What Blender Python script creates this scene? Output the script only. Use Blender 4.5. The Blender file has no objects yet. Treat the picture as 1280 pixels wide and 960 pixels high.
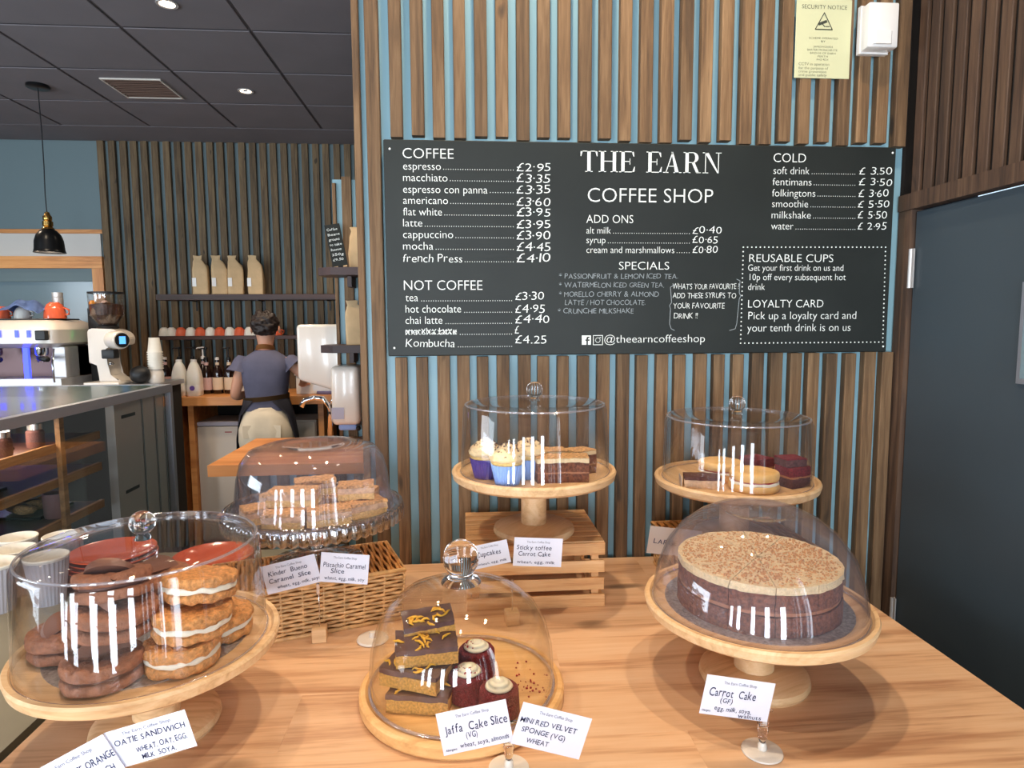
import bpy, bmesh, math, random
from mathutils import Vector, Matrix, noise
random.seed(7)
C = bpy.context.scene.collection
R = math.radians
PI = math.pi

# ------------------------------------------------------------------ camera, world, light, exposure
cam = bpy.data.cameras.new('camera'); cam.sensor_width = 36; cam.lens = 22.5; cam.clip_start = .02
camo = bpy.data.objects.new('camera', cam); C.objects.link(camo)
def camera_matrix(loc, pitch, yaw, roll):
    cp, sp, cy, sy = math.cos(pitch), math.sin(pitch), math.cos(yaw), math.sin(yaw)
    fw = Vector((sy*cp, cy*cp, -sp)); r0 = Vector((cy, -sy, 0)); u0 = r0.cross(fw)
    rt = r0*math.cos(roll)+u0*math.sin(roll); up = u0*math.cos(roll)-r0*math.sin(roll)
    m = Matrix((rt, up, -fw)).transposed().to_4x4(); m.translation = loc
    return m
camo.matrix_world = camera_matrix((0, 0, 1.48), R(5.5), R(4.3), R(-.3))
bpy.context.scene.camera = camo
sc = bpy.context.scene
sc.view_settings.view_transform = 'Standard'; sc.view_settings.look = 'None'
sc.view_settings.gamma = 1; sc.view_settings.use_curve_mapping = False
sc.view_settings.exposure = 0.22
sc.cycles.transparent_max_bounces = 32
W = bpy.data.worlds.new('sky'); sc.world = W; W.use_nodes = True
bg = W.node_tree.nodes['Background']; bg.inputs[0].default_value = (.62, .8, 1, 1); bg.inputs[1].default_value = 1.2
FLOOR, CEIL = -.16, 2.9
def area(loc, sx, sy, power, col, rot):
    l = bpy.data.lights.new('window_daylight', 'AREA'); l.shape = 'RECTANGLE'; l.size = sx; l.size_y = sy
    l.energy = power; l.color = col
    o = bpy.data.objects.new('window_daylight', l); C.objects.link(o); o.location = loc; o.rotation_euler = rot
    return o
WIN = [(-4.4, .5), (-3.3, .5), (-1.75, .4), (-.6, .4), (.55, .4)]      # centre x, width of rear windows; the middle ones added for frontal light
for wx, ww in WIN:
    area((wx, -3.28, 1.08), ww, 1.96, 66, (.80, .90, 1), (R(90), 0, 0))
WINR = [(-2.75, .34), (-2.2, .34), (-1.65, .34), (-1.1, .34), (-.45, .42)]      # centre y, width of the windows in the right wall
for wy, ww in WINR:
    area((1.27, wy, 1.25), ww, 2.2, 22, (.78, .90, 1), (R(90), 0, R(90)))
area((-5.28, .6, 1.5), 2.4, 1.7, 110, (.80, .91, 1), (R(90), 0, R(-90)))

# ------------------------------------------------------------------ materials
MAT = {}
def nodes(name):
    m = bpy.data.materials.new(name); m.use_nodes = True; nt = m.node_tree
    return m, nt, nt.nodes['Principled BSDF']
def s2l(c):
    return tuple((x/255/12.92 if x/255 <= .04045 else ((x/255+.055)/1.055)**2.4) for x in c)+(1,)
def mat(name, col, rough=.5, metal=0, noise_amt=0, nscale=40, bump=0, bscale=80, emit=0, spec=.5, sss=0, coat=0, stretch=(1, 1, 1)):
    m, nt, b = nodes(name); c = s2l(col)
    b.inputs['Base Color'].default_value = c; b.inputs['Roughness'].default_value = rough
    b.inputs['Metallic'].default_value = metal; b.inputs['Specular IOR Level'].default_value = spec
    b.inputs['Coat Weight'].default_value = coat
    if sss: b.inputs['Subsurface Weight'].default_value = sss; b.inputs['Subsurface Radius'].default_value = (.01, .006, .004)
    if emit: b.inputs['Emission Color'].default_value = c; b.inputs['Emission Strength'].default_value = emit
    if noise_amt or bump:
        tc = nt.nodes.new('ShaderNodeTexCoord'); mp = nt.nodes.new('ShaderNodeMapping'); mp.inputs['Scale'].default_value = stretch
        nt.links.new(tc.outputs['Object'], mp.inputs[0])
    if noise_amt:
        n = nt.nodes.new('ShaderNodeTexNoise'); n.inputs['Scale'].default_value = nscale; n.inputs['Detail'].default_value = 4
        nt.links.new(mp.outputs[0], n.inputs[0])
        r = nt.nodes.new('ShaderNodeValToRGB'); r.color_ramp.elements[0].position = .3; r.color_ramp.elements[1].position = .7
        r.color_ramp.elements[0].color = tuple(x*(1-noise_amt) for x in c[:3])+(1,)
        r.color_ramp.elements[1].color = tuple(min(1, x*(1+noise_amt)) for x in c[:3])+(1,)
        nt.links.new(n.outputs[0], r.inputs[0]); nt.links.new(r.outputs[0], b.inputs['Base Color'])
    if bump:
        n2 = nt.nodes.new('ShaderNodeTexNoise'); n2.inputs['Scale'].default_value = bscale; n2.inputs['Detail'].default_value = 3
        nt.links.new(mp.outputs[0], n2.inputs[0])
        bp = nt.nodes.new('ShaderNodeBump'); bp.inputs['Strength'].default_value = bump; bp.inputs['Distance'].default_value = .003
        nt.links.new(n2.outputs[0], bp.inputs['Height']); nt.links.new(bp.outputs[0], b.inputs['Normal'])
    MAT[name] = m; return m
def wood(name, dark, mid, light, axis='Z', scale=9, ring=14, rough=.6, bump=.25, var=.25, coat=0, knots=0):
    """procedural timber: grain stretched along one axis, shifted and tinted per object"""
    m, nt, b = nodes(name); N = nt.nodes.new; L = nt.links.new
    tc = N('ShaderNodeTexCoord'); oi = N('ShaderNodeObjectInfo'); mp = N('ShaderNodeMapping')
    st = {'X': (.06, 1, 1), 'Y': (1, .06, 1), 'Z': (1, 1, .06)}[axis]
    mp.inputs['Scale'].default_value = st
    ml = N('ShaderNodeMath'); ml.operation = 'MULTIPLY'; ml.inputs[1].default_value = 31; L(oi.outputs['Random'], ml.inputs[0])
    ad = N('ShaderNodeVectorMath'); ad.operation = 'ADD'; L(tc.outputs['Object'], ad.inputs[0]); L(ml.outputs[0], ad.inputs[1])
    L(ad.outputs[0], mp.inputs[0])
    n = N('ShaderNodeTexNoise'); n.inputs['Scale'].default_value = scale; n.inputs['Detail'].default_value = 6; n.inputs['Distortion'].default_value = 1.2
    L(mp.outputs[0], n.inputs[0])
    n2 = N('ShaderNodeTexNoise'); n2.inputs['Scale'].default_value = scale*ring; n2.inputs['Detail'].default_value = 3; L(mp.outputs[0], n2.inputs[0])
    mx = N('ShaderNodeMath'); mx.operation = 'MULTIPLY_ADD'; L(n2.outputs[0], mx.inputs[0]); mx.inputs[1].default_value = .35; L(n.outputs[0], mx.inputs[2])
    r = N('ShaderNodeValToRGB'); e = r.color_ramp.elements
    e[0].position = .42; e[0].color = s2l(dark); e[1].position = .95; e[1].color = s2l(light)
    k = e.new(.66); k.color = s2l(mid); L(mx.outputs[0], r.inputs[0])
    hs = N('ShaderNodeHueSaturation'); mr = N('ShaderNodeMapRange'); mr.inputs[3].default_value = 1-var; mr.inputs[4].default_value = 1+var
    L(oi.outputs['Random'], mr.inputs[0]); L(mr.outputs[0], hs.inputs['Value']); L(r.outputs[0], hs.inputs['Color'])
    out = hs.outputs[0]
    if knots:
        n3 = N('ShaderNodeTexNoise'); n3.inputs['Scale'].default_value = knots; n3.inputs['Detail'].default_value = 1
        mp3 = N('ShaderNodeMapping'); mp3.inputs['Scale'].default_value = tuple(.35 if s < 1 else 1 for s in st); L(ad.outputs[0], mp3.inputs[0]); L(mp3.outputs[0], n3.inputs[0])
        r3 = N('ShaderNodeValToRGB'); r3.color_ramp.elements[0].position = .72; r3.color_ramp.elements[0].color = (0, 0, 0, 1)
        r3.color_ramp.elements[1].position = .78; r3.color_ramp.elements[1].color = (.75, .75, .75, 1); L(n3.outputs[0], r3.inputs[0])
        mm = N('ShaderNodeMixRGB'); L(r3.outputs[0], mm.inputs[0]); L(out, mm.inputs[1]); mm.inputs[2].default_value = s2l(tuple(int(x*.5) for x in dark)); out = mm.outputs[0]
    L(out, b.inputs['Base Color']); b.inputs['Roughness'].default_value = rough; b.inputs['Coat Weight'].default_value = coat
    bp = N('ShaderNodeBump'); bp.inputs['Strength'].default_value = bump; bp.inputs['Distance'].default_value = .002
    L(mx.outputs[0], bp.inputs['Height']); L(bp.outputs[0], b.inputs['Normal'])
    MAT[name] = m; return m
def thin_glass(name, tint=(.985, .985, .99), f0=.035, rough=0.0, haze=0.0, power=5):
    """thin clear sheet: straight transmission plus a Schlick reflection"""
    m = bpy.data.materials.new(name); m.use_nodes = True; nt = m.node_tree; nt.nodes.clear(); N = nt.nodes.new; L = nt.links.new
    o = N('ShaderNodeOutputMaterial'); t = N('ShaderNodeBsdfTransparent'); t.inputs[0].default_value = tint+(1,)
    g = N('ShaderNodeBsdfGlossy'); g.inputs['Roughness'].default_value = rough
    lw = N('ShaderNodeLayerWeight'); lw.inputs[0].default_value = .5
    p = N('ShaderNodeMath'); p.operation = 'POWER'; p.inputs[1].default_value = power; L(lw.outputs['Facing'], p.inputs[0])
    a = N('ShaderNodeMath'); a.operation = 'MULTIPLY_ADD'; L(p.outputs[0], a.inputs[0]); a.inputs[1].default_value = .6; a.inputs[2].default_value = f0
    mx = N('ShaderNodeMixShader'); L(a.outputs[0], mx.inputs[0]); L(t.outputs[0], mx.inputs[1]); L(g.outputs[0], mx.inputs[2])
    last = mx.outputs[0]
    if haze:
        d = N('ShaderNodeBsdfDiffuse'); d.inputs[0].default_value = (.75, .72, .8, 1); m2 = N('ShaderNodeMixShader'); m2.inputs[0].default_value = haze
        L(last, m2.inputs[1]); L(d.outputs[0], m2.inputs[2]); last = m2.outputs[0]
    L(last, o.inputs[0]); MAT[name] = m; return m
def solid_glass(name, col=(1, 1, 1), ior=1.45, rough=0):
    m = bpy.data.materials.new(name); m.use_nodes = True; nt = m.node_tree; nt.nodes.clear()
    o = nt.nodes.new('ShaderNodeOutputMaterial'); g = nt.nodes.new('ShaderNodeBsdfGlass'); g.inputs[0].default_value = col+(1,)
    g.inputs['IOR'].default_value = ior; g.inputs['Roughness'].default_value = rough
    nt.links.new(g.outputs[0], o.inputs[0]); MAT[name] = m; return m

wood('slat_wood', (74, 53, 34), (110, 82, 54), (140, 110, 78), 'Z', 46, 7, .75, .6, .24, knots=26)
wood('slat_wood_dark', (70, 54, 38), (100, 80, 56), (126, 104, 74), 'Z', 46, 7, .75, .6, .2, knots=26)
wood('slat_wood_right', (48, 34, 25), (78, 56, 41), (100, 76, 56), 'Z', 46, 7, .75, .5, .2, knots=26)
wood('table_wood', (176, 126, 90), (216, 172, 132), (226, 188, 152), 'X', 24, 9, .36, .04, .03, knots=11)
wood('beech', (196, 150, 104), (222, 182, 134), (234, 200, 158), 'X', 40, 8, .45, .08, .03)
wood('beech_board', (206, 150, 92), (226, 174, 112), (238, 194, 136), 'X', 34, 8, .42, .08, .02)
wood('pine', (186, 112, 52), (222, 150, 82), (236, 172, 104), 'X', 26, 10, .45, .1, .08)
wood('pine_up', (176, 104, 46), (214, 142, 76), (232, 168, 98), 'Z', 10, 10, .45, .1, .08)
wood('counter_wood', (176, 104, 50), (214, 142, 80), (230, 164, 100), 'X', 9, 9, .35, .06, .03)
wood('crate_wood', (186, 122, 70), (218, 166, 110), (232, 188, 138), 'X', 50, 8, .6, .2, .1)
wood('case_wood', (104, 70, 40), (150, 108, 64), (176, 134, 88), 'Y', 30, 8, .5, .1, .05)
wood('dark_shelf', (40, 22, 20), (60, 36, 32), (76, 50, 44), 'X', 9, 9, .5, .1, .05)
mat('blue_paint', (134, 172, 184), .45, bump=.05, bscale=60)
mat('blue_wall', (108, 126, 130), .6)
mat('white_wall', (214, 208, 200), .6)
mat('chalkboard', (34, 38, 36), .52, spec=.3, noise_amt=.18, nscale=5)
mat('chalk', (236, 240, 236), .8)
mat('chalk_soft', (150, 158, 162), .9)
mat('ceiling_tile', (118, 113, 117), .9, noise_amt=.06, nscale=3, bump=.1)
mat('ceiling_grid', (84, 80, 84), .9)
mat('floor', (120, 108, 98), .5, noise_amt=.12, nscale=3)
mat('door_paint', (62, 72, 79), .38, noise_amt=.07, nscale=3)
mat('steel', (196, 192, 190), .36, .4, noise_amt=.05, nscale=6, stretch=(1, 1, .1))
mat('steel_flat', (168, 172, 182), .4, .7)
mat('chrome', (225, 225, 228), .07, 1)
mat('brass', (190, 150, 84), .25, 1)
mat('black_metal', (22, 23, 25), .3, .4)
mat('black', (18, 18, 20), .5)
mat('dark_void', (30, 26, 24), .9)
mat('white_plastic', (232, 228, 224), .28)
mat('white_gloss', (222, 212, 200), .22, coat=.25)
mat('off_white', (214, 206, 196), .4)
mat('grey_label', (170, 166, 182), .5)
mat('laminate', (122, 116, 98), .35, noise_amt=.1, nscale=5)
mat('lampglow', (255, 236, 205), emit=14)
mat('paper', (222, 221, 232), .55, bump=.04, bscale=300)
mat('paper_warm', (200, 182, 168), .6)
mat('ink', (34, 34, 70), .7)
mat('print_grey', (128, 128, 140), .7)
mat('kraft', (204, 172, 130), .75, noise_amt=.08, nscale=20, bump=.2, bscale=30)
mat('wicker', (206, 160, 106), .5, noise_amt=.3, nscale=60)
mat('wicker_dark', (188, 124, 58), .5, noise_amt=.3, nscale=60)
mat('terracotta', (214, 96, 62), .15, coat=.6)
mat('terracotta_edge', (190, 120, 90), .3)
mat('crockery', (226, 222, 214), .2, coat=.4)
mat('cup_paper', (238, 232, 220), .6)
mat('cup_ripple', (170, 168, 176), .6)
mat('blue_led', (40, 50, 255), emit=5)
mat('green_led', (60, 255, 120), emit=1.5)
mat('screen_blue', (80, 150, 230), emit=1.5)
mat('orange_plastic', (240, 150, 30), .3)
mat('pink_plastic', (214, 168, 150), .3)
mat('beans', (70, 40, 26), .5, noise_amt=.5, nscale=90, bump=.8, bscale=90)
mat('blue_cloth', (100, 124, 176), .9, noise_amt=.15, nscale=30)
mat('purple_cloth', (120, 118, 160), .9, noise_amt=.1, nscale=30)
mat('fridge', (206, 196, 186), .4)
mat('milk_plastic', (226, 222, 214), .4, sss=.2)
mat('milk_label_green', (60, 130, 90), .5)
mat('milk_label_purple', (110, 80, 170), .5)
mat('syrup', (36, 18, 12), .12, coat=.5)
mat('syrup_label', (226, 206, 180), .6)
mat('syrup_label_pink', (214, 180, 178), .6)
mat('skin', (206, 150, 122), .5, sss=.15)
mat('hair', (36, 23, 19), .55, noise_amt=.5, nscale=60, bump=.8, bscale=60)
mat('blouse', (84, 84, 106), .85, noise_amt=.08, nscale=15, bump=.4, bscale=14)
mat('trousers', (206, 192, 170), .85, noise_amt=.05, nscale=12, bump=.4, bscale=14)
mat('apron', (44, 44, 56), .85)
mat('apron_tie', (130, 96, 60), .7)
mat('neck_strap', (206, 140, 80), .7)
mat('silver_card', (176, 172, 170), .35, .6, noise_amt=.35, nscale=220, bump=.4, bscale=220)
mat('choc_cookie', (148, 94, 64), .8, noise_amt=.25, nscale=110, bump=1, bscale=190)
mat('choc_piece', (136, 92, 72), .4, noise_amt=.08, nscale=30)
mat('choc_cream', (92, 54, 38), .6)
mat('oat', (214, 148, 84), .8, noise_amt=.35, nscale=190, bump=1, bscale=330)
mat('cream', (244, 236, 212), .5, sss=.1, bump=.3, bscale=60)
mat('frosting', (234, 206, 158), .55, noise_amt=.12, nscale=140, sss=.1, bump=.8, bscale=200)
mat('crumbs', (212, 160, 100), .8, noise_amt=.45, nscale=500)
mat('carrot_sponge', (122, 72, 48), .9, noise_amt=.5, nscale=200, bump=1, bscale=300)
mat('carrot_fill', (168, 108, 70), .6, noise_amt=.15, nscale=60)
mat('icing', (238, 214, 162), .6, noise_amt=.14, nscale=160, sss=.1, bump=1, bscale=300)
mat('sponge_yellow', (206, 152, 76), .85, noise_amt=.32, nscale=280, bump=1, bscale=420)
mat('choc_top', (96, 70, 68), .25, noise_amt=.2, nscale=60, coat=.4, bump=.3, bscale=60)
mat('orange_peel', (226, 168, 50), .5, noise_amt=.15, nscale=80)
mat('red_sponge', (122, 34, 40), .85, noise_amt=.4, nscale=330, bump=1, bscale=450)
mat('red_crumb', (170, 24, 40), .8)
mat('shortbread', (228, 190, 120), .8, noise_amt=.2, nscale=220, bump=.9, bscale=300)
mat('caramel', (212, 174, 134), .5, noise_amt=.25, nscale=110, bump=.5, bscale=160)
mat('nut_top', (210, 160, 102), .7, noise_amt=.5, nscale=210, bump=1, bscale=300)
mat('case_purple', (76, 58, 140), .6)
mat('case_blue', (140, 170, 226), .6)
mat('victoria', (232, 184, 112), .8, noise_amt=.1, nscale=40, bump=.4, bscale=120)
mat('jam', (170, 60, 60), .4)
mat('dark_cake', (92, 54, 50), .7, noise_amt=.35, nscale=260, bump=1, bscale=330)
thin_glass('acrylic', (.975, .975, .985), .05, power=3.6)
thin_glass('acrylic_edge', (.96, .96, .98), .22, rough=.08, haze=.12, power=2)
thin_glass('acrylic_haze', (.96, .95, .98), .055, haze=.022, power=3.6)
thin_glass('dome_glass', (.99, .985, .97), .04, power=3.6)
thin_glass('pressed_glass', (.9, .9, .93), .3, rough=.04, power=1.6)
thin_glass('plate_glass', (.94, .94, .96), .12, rough=.03, power=2.5)
thin_glass('case_glass', (.97, .98, .98), .07)
solid_glass('crystal'); solid_glass('acrylic_block', (.98, .98, 1), 1.4)
mat('window_pane', (118, 138, 146), .15, noise_amt=.03, nscale=2)
mat('frame_white', (225, 225, 225), .5)

# ------------------------------------------------------------------ mesh helpers
def BM(): return bmesh.new()
def obj(name, bm, m, parent=None, smooth=False, loc=None, rot=None):
    if isinstance(bm, bpy.types.Mesh): me = bm
    else:
        me = bpy.data.meshes.new(name)
        bmesh.ops.recalc_face_normals(bm, faces=bm.faces)
        bm.to_mesh(me); bm.free()
    if m and not me.materials: me.materials.append(MAT[m] if isinstance(m, str) else m)
    if smooth:
        for p in me.polygons: p.use_smooth = True
        if smooth != 'all':
            try: me.set_sharp_from_angle(angle=R(smooth if smooth > 1 else 40))
            except Exception: pass
    o = bpy.data.objects.new(name, me); C.objects.link(o)
    if parent: o.parent = parent
    if loc is not None: o.location = loc
    if rot is not None: o.rotation_euler = rot
    return o
def tag(o, label=None, cat=None, group=None, kind=None):
    if label: o['label'] = label
    if cat: o['category'] = cat
    if group: o['group'] = group
    if kind: o['kind'] = kind
    return o
def thing(name, label, cat, loc=(0, 0, 0), rz=0, group=None, rot=None):
    o = bpy.data.objects.new(name, None); C.objects.link(o); o.empty_display_size = .05
    o.location = loc; o.rotation_euler = rot if rot else (0, 0, rz)
    return tag(o, label, cat, group)
def struct(name, bm, m, parent=None, **k):
    o = obj(name, bm, m, parent, **k)
    if not parent: o['kind'] = 'structure'
    return o
def dup(root, loc=None, rz=None, label=None, group=None):
    r = root.copy(); C.objects.link(r)
    if loc is not None: r.location = loc
    if rz is not None: r.rotation_euler = (0, 0, rz)
    if label: r['label'] = label
    if group: r['group'] = group
    for ch in root.children:
        c = ch.copy(); C.objects.link(c); c.parent = r
        for g in ch.children:
            d = g.copy(); C.objects.link(d); d.parent = c
    return r
def box(bm, x0, x1, y0, y1, z0, z1, M=None):
    vs = [bm.verts.new((x, y, z)) for x in (x0, x1) for y in (y0, y1) for z in (z0, z1)]
    if M is not None:
        for v in vs: v.co = M @ v.co
    for f in ((0, 1, 3, 2), (4, 6, 7, 5), (0, 4, 5, 1), (2, 3, 7, 6), (0, 2, 6, 4), (1, 5, 7, 3)):
        bm.faces.new([vs[i] for i in f])
    return vs
def rbox(x0, x1, y0, y1, z0, z1, r=.005, seg=2):
    bm = BM(); box(bm, x0, x1, y0, y1, z0, z1)
    bmesh.ops.bevel(bm, geom=list(bm.edges), offset=r, segments=seg, profile=.5, affect='EDGES')
    return bm
def lathe(prof, seg=48, bm=None, at=(0, 0, 0), M=None):
    bm = bm or BM(); rings = []
    for r, z in prof:
        if r < 1e-6: rings.append([bm.verts.new((at[0], at[1], at[2]+z))])
        else: rings.append([bm.verts.new((at[0]+r*math.cos(2*PI*i/seg), at[1]+r*math.sin(2*PI*i/seg), at[2]+z)) for i in range(seg)])
    for a, b in zip(rings, rings[1:]):
        for i in range(seg):
            j = (i+1) % seg
            if len(a) == 1 and len(b) == 1: continue
            if len(a) == 1: bm.faces.new((a[0], b[i], b[j]))
            elif len(b) == 1: bm.faces.new((a[i], b[0], a[j]))
            else: bm.faces.new((a[i], b[i], b[j], a[j]))
    if M is not None:
        for g in rings:
            for v in g: v.co = M @ v.co
    return bm
def tube(pts, r, seg=8, bm=None, close=False, caps=True):
    bm = bm or BM(); pts = [Vector(p) for p in pts]; n = len(pts); rings = []
    rr = r if isinstance(r, (list, tuple)) else [r]*n
    up = Vector((0, 0, 1))
    for i, p in enumerate(pts):
        if close: t = pts[(i+1) % n]-pts[i-1]
        else: t = pts[min(i+1, n-1)]-pts[max(i-1, 0)]
        t.normalize()
        a = t.cross(up)
        if a.length < .05: a = t.cross(Vector((0, 1, 0)))
        a.normalize(); b = t.cross(a)
        rings.append([bm.verts.new(p+(a*math.cos(2*PI*k/seg)+b*math.sin(2*PI*k/seg))*rr[i]) for k in range(seg)])
    for i in range(n if close else n-1):
        A, B = rings[i], rings[(i+1) % n]
        for k in range(seg): bm.faces.new((A[k], B[k], B[(k+1) % seg], A[(k+1) % seg]))
    if caps and not close:
        bm.faces.new(rings[0]); bm.faces.new(rings[-1])
    return bm
def prism(poly, z0, z1, bm=None, M=None):
    """extrude a polygon (x, y) between z0 and z1"""
    bm = bm or BM()
    a = [bm.verts.new((x, y, z0)) for x, y in poly]; b = [bm.verts.new((x, y, z1)) for x, y in poly]
    if M is not None:
        for v in a+b: v.co = M @ v.co
    bm.faces.new(a); bm.faces.new(b)
    for i in range(len(poly)):
        j = (i+1) % len(poly); bm.faces.new((a[i], a[j], b[j], b[i]))
    return bm
def sphere(r, at=(0, 0, 0), u=16, v=10, sc=(1, 1, 1), bm=None):
    bm = bm or BM()
    res = bmesh.ops.create_uvsphere(bm, u_segments=u, v_segments=v, radius=r)
    for w in res['verts']: w.co = Vector((w.co.x*sc[0]+at[0], w.co.y*sc[1]+at[1], w.co.z*sc[2]+at[2]))
    return bm
def lumpy(bm, amp, scale, seed=0, keep_z=False):
    for v in bm.verts:
        n = noise.noise_vector(v.co*scale+Vector((seed*3.1, seed*1.7, seed)))*amp
        if keep_z: n.z = 0
        v.co += n
    return bm
def loft(rings, seg=20, bm=None, cap=True):
    """rings of (x, y, z, rx, ry[, squareness, tilt])"""
    bm = bm or BM(); R_ = []
    for g in rings:
        x, y, z, rx, ry = g[:5]; q = g[5] if len(g) > 5 else 1; tl = g[6] if len(g) > 6 else 0
        ring = []
        for k in range(seg):
            a = 2*PI*k/seg; c, s = math.cos(a), math.sin(a)
            c = math.copysign(abs(c)**q, c); s = math.copysign(abs(s)**q, s)
            ring.append(bm.verts.new((x+rx*c, y+ry*s, z+tl*c*rx)))
        R_.append(ring)
    for A, B in zip(R_, R_[1:]):
        for k in range(seg): bm.faces.new((A[k], A[(k+1) % seg], B[(k+1) % seg], B[k]))
    if cap: bm.faces.new(R_[0]); bm.faces.new(R_[-1])
    return bm
def subsurf(o, n=1):
    md = o.modifiers.new('smooth', 'SUBSURF'); md.levels = n; md.render_levels = n
    return o

# ------------------------------------------------------------------ lettering
_glyph = {}
OFFSET = [-.011]
def glyph_mesh(body):
    if body in _glyph: return _glyph[body]
    cu = bpy.data.curves.new('lettering', 'FONT'); cu.body = body; cu.size = 1; cu.resolution_u = 3; cu.offset = OFFSET[0]
    o = bpy.data.objects.new('lettering', cu); me = o.to_mesh()
    V = [tuple(v.co[:2]) for v in me.vertices]; F = [tuple(p.vertices) for p in me.polygons]
    o.to_mesh_clear(); bpy.data.objects.remove(o); bpy.data.curves.remove(cu)
    _glyph[body] = (V, F); return V, F
CAP = max(v[1] for v in glyph_mesh('H')[0])
def text_flat(body, x0, x1, z, cap, style='p'):
    """vertices (x, z) and faces of a line of lettering, from x0 to x1 on baseline z"""
    V, F = [], []
    if style == 'serif': return serif_text(body, x0, x1, z, cap)
    if style in 'hc':
        cx = 0; rnd = random.Random(body+str(round(z, 3)))
        for ch in body:
            if ch == ' ': cx += .3; continue
            gv, gf = glyph_mesh(ch); w0 = min(v[0] for v in gv); w1 = max(v[0] for v in gv)
            s = rnd.uniform(.93, 1.07); a = rnd.uniform(-.07, .07); dy = rnd.uniform(-.04, .04); b = len(V)
            for (x, y) in gv:
                x = (x-w0)*s; y *= s
                V.append((cx+x*math.cos(a)-y*math.sin(a)+y*.06, y*math.cos(a)+x*math.sin(a)+dy))
            F += [tuple(i+b for i in f) for f in gf]
            cx += (w1-w0)*s+.09
    else:
        V, F = glyph_mesh(body); V = list(V)
    a = min(v[0] for v in V); b = max(v[0] for v in V); sx = (x1-x0)/(b-a); sz = cap/CAP
    return [(x0+(v[0]-a)*sx, z+v[1]*sz) for v in V], F
def serif_text(body, x0, x1, z, cap):
    t, k, s = .035, .17, .05                       # hairline, stem, serif overhang (cap height = 1)
    def q(*p): return list(p)
    def rect(a, b, c, d): return [(a, c), (b, c), (b, d), (a, d)]
    def G(ch):
        if ch == 'T': return 0.86, [rect(.345, .515, 0, 1), rect(.24, .62, 0, t), rect(0, .86, 1-t, 1), [(0, 1), (0, .74), (.03, .74), (.12, 1)], [(.86, 1), (.86, .74), (.83, .74), (.74, 1)]]
        if ch == 'H': return 0.98, [rect(.1, .27, 0, 1), rect(.71, .88, 0, 1), rect(.27, .71, .5, .5+t), rect(0, .37, 0, t), rect(.61, .98, 0, t), rect(0, .37, 1-t, 1), rect(.61, .98, 1-t, 1)]
        if ch == 'E': return 0.8, [rect(.1, .27, 0, 1), rect(0, .78, 0, t), rect(0, .74, 1-t, 1), rect(.27, .56, .5, .5+t), [(.78, 0), (.8, .27), (.77, .27), (.66, 0)], [(.74, 1), (.76, .75), (.73, .75), (.62, 1)], [(.53, .36), (.56, .36), (.56, .66), (.53, .66)]]
        if ch == 'A': return 0.98, [[(.12, 0), (.16, 0), (.5, .94), (.46, 1)], [(.62, 0), (.82, 0), (.5, 1), (.42, 1)], rect(.24, .66, .3, .3+t), rect(0, .28, 0, t), rect(.54, .96, 0, t)]
        if ch == 'R':
            L_ = [rect(.1, .27, 0, 1), rect(0, .37, 0, t), rect(0, .5, 1-t, 1), rect(.27, .5, .49, .49+t)]
            n = 10
            for i in range(n):
                a0 = -PI/2+PI*i/n; a1 = -PI/2+PI*(i+1)/n
                def o_(a): return (.48+.3*math.cos(a), .745+.255*math.sin(a))
                def i_(a): return (.48+.13*math.cos(a), .745+.22*math.sin(a))
                L_.append([i_(a0), o_(a0), o_(a1), i_(a1)])
            L_ += [[(.42, .52), (.58, .52), (.8, .05), (.66, .02)], [(.66, .02), (.8, .05), (.92, 0), (.92, .04)], [(.68, 0), (.9, 0), (.92, .03), (.66, .06)]]
            return 0.93, L_
        if ch == 'N': return 0.98, [rect(.13, .17, 0, 1), rect(.81, .85, 0, 1), [(.1, 1), (.3, 1), (.85, 0), (.78, 0)], rect(0, .3, 0, t), rect(0, .3, 1-t, 1), rect(.68, .98, 1-t, 1)]
        return .45, []
    V, F, cx = [], [], 0
    for ch in body:
        w, polys = G(ch)
        for p in polys:
            b = len(V); V += [(cx+x, y) for x, y in p]; F.append(tuple(range(b, b+len(p))))
        cx += w+.07
    sx = (x1-x0)/(cx-.07)
    return [(x0+x*sx, z+y*cap) for x, y in V], F
def letter_mesh(name, items, place, thick=.0004):
    """items: (text, x0, x1, z, cap, style); place(x, z) -> 3D point; one mesh"""
    V, F = [], []
    for (t, x0, x1, z, cap, st) in items:
        if st == 'dots':
            n = int((x1-x0)/.0052)
            for i in range(n):
                x = x0+(x1-x0)*(i+.5)/n; d = .0008; b = len(V)
                V += [(x-d, z), (x+d, z), (x+d, z+2*d), (x-d, z+2*d)]; F.append((b, b+1, b+2, b+3))
            continue
        v, f = text_flat(t, x0, x1, z, cap, st); b = len(V); V += v; F += [tuple(i+b for i in q) for q in f]
    me = bpy.data.meshes.new(name); me.from_pydata([place(x, z) for x, z in V], [], F)
    return me
def stroke(pts, w):
    """flat polyline ribbon in (x, z) as quads"""
    V, F = [], []
    for (x0, z0), (x1, z1) in zip(pts, pts[1:]):
        dx, dz = x1-x0, z1-z0; l = math.hypot(dx, dz) or 1; nx, nz = -dz/l*w/2, dx/l*w/2; ex, ez = dx/l*w/3, dz/l*w/3; b = len(V)
        V += [(x0+nx-ex, z0+nz-ez), (x0-nx-ex, z0-nz-ez), (x1-nx+ex, z1-nz+ez), (x1+nx+ex, z1+nz+ez)]; F.append((b, b+1, b+2, b+3))
    return V, F

# ================================================================== SETTING
YW = 1.463            # front of the slats on the menu wall
PX = -.232            # left end of the menu wall
bm = BM(); box(bm, -5.2, 1.3, -3.3, 5.5, FLOOR-.1, FLOOR); struct('floor', bm, 'floor')
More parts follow.
